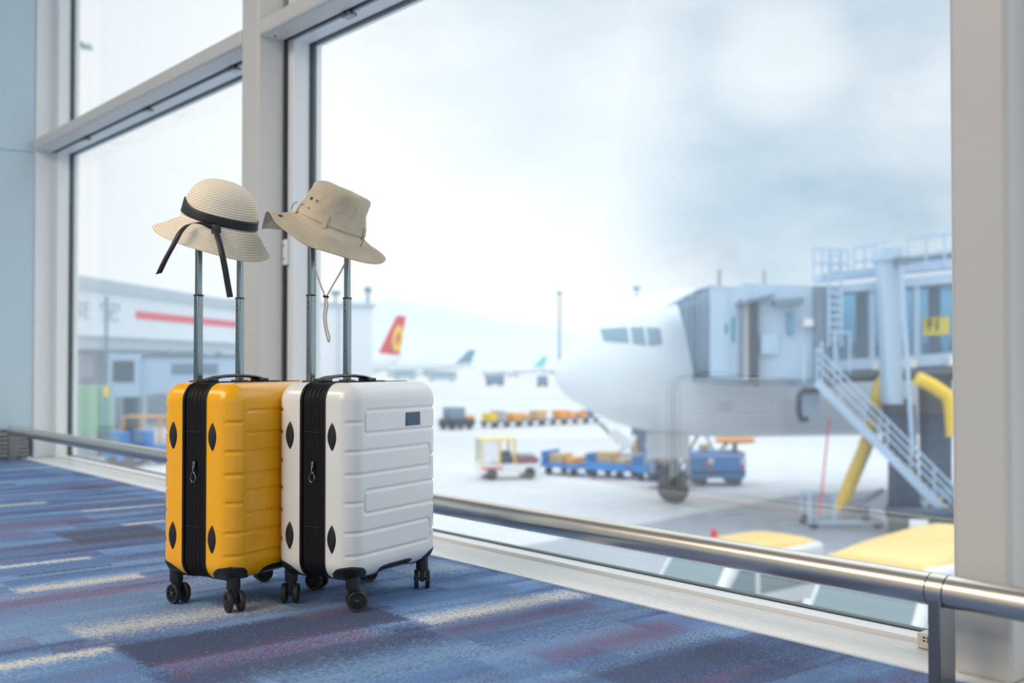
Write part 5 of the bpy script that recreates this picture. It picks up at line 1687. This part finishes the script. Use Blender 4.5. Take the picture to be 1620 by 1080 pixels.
rows = [[cc + (fu.a * (math.cos(a) * rx + 0.25 * math.sin(a) * rz) + up * math.sin(a) * rz) * s for a in [2 * PI * k / 24 for k in range(24)]] for rx, rz in ((3.2, 3.4), (1.3, 1.5))]
em.grid(rows, closed=True)
obj('tail_emblem', em, 'yellow', fin, solid=0.05)

def gse_far():
    rt, fw = W(1, 0, 0), W(0, 1, 0)
    for px, D, w_, h, m, lab in ((575, 150, 2.6, 2.7, 'redsoft', 'red ground vehicle below the pale block right of the cord'), (524, 140, 1.5, 2.4, 'orange', 'yellow ground vehicle seen between the white suitcase handle tubes'), (783, 260, 4.5, 2.3, 'bridge_dk', 'grey truck far out in front of the parked airliners'), (858, 250, 2.4, 2.2, 'bridge_dk', 'small grey truck far out next to the big nose'), (700, 330, 9, 2.4, 'bldg_gr', 'low grey bus far out beneath the parked airliners'), (640, 360, 8, 2.6, 'bldg_gr', 'low pale grey bus far out near the red tail')):
        c = ground_at(px, D)
        t_ = thing('ground_vehicle', lab, 'truck', c)
        obj('body', MB().obox(c + Vector((0, 0, 0.4 + h / 2)), rt * w_ / 2, fw * 1.1, (0, 0, h / 2)), m, t_, bevel=0.15)
        obj('windows', MB().obox(c + Vector((0, 0, 0.4 + h * 0.7)) - fw * 1.1, rt * w_ * 0.42, fw * 0.02, (0, 0, h * 0.16)), 'cockpit', t_)
        wheels(t_, [c + rt * x + fw * y + Vector((0, 0, 0.45)) for x in (-w_ * 0.32, w_ * 0.32) for y in (-0.9, 0.9)], 0.45, 0.3, fw)
gse_far()

def masts():
    for px, py, D, hw, lab in ((885, 464, 300, 4, 'slim floodlight mast standing left of the airliner cockpit'), (1007, 456, 330, 6, 'floodlight mast head showing just above the airliner nose'), (582, 459, 184, 6, 'floodlight mast head showing above the right end of the pale block'), (531, 464, 230, 8, 'wide floodlight mast head showing between the white suitcase handle tubes')):
        p = at(px, py, D); b = Vector((p.x, p.y, GROUND))
        t_ = thing('floodlight_mast', lab, 'mast', b)
        obj('mast', MB().tube([b, p], [0.45, 0.22], 10), 'bridge_dk', t_)
        k = hw * D / F
        obj('lamp_head', MB().lathe([(0.1, 0.6), (k, 0.45), (k, -0.3), (0.2, -0.5)], 14, p, (0, 0, 1)), mat('mast_head', srgb(96, 140, 148), 0.5), t_)
    # tall mast whose ring of lamps shows at the top left
    p = at(104, 66, 60); b = Vector((p.x, p.y, GROUND))
    t_ = thing('lamp_mast', 'dark lamp arm showing high up at the edge of the upper left window', 'mast', b)
    obj('mast', MB().tube([b, p], [0.3, 0.16], 10), 'bridge_dk', t_)
    ar = MB().tube([p, at(122, 62, 60), at(128, 69, 60), at(138, 74, 60)], 0.11, 8)
    obj('lamp_arm', ar, 'bridge_dk', t_)
    for a in ((136, 74, 60), (128, 72, 60), (117, 66, 60)):
        q_ = at(*a)
        obj('lamp_head', MB().obox(q_, W(0.28, 0, -0.03), W(0, 0.25, 0), (0, 0, 0.11)), mat('lamp_casing', srgb(110, 150, 150), 0.5), t_)
masts()
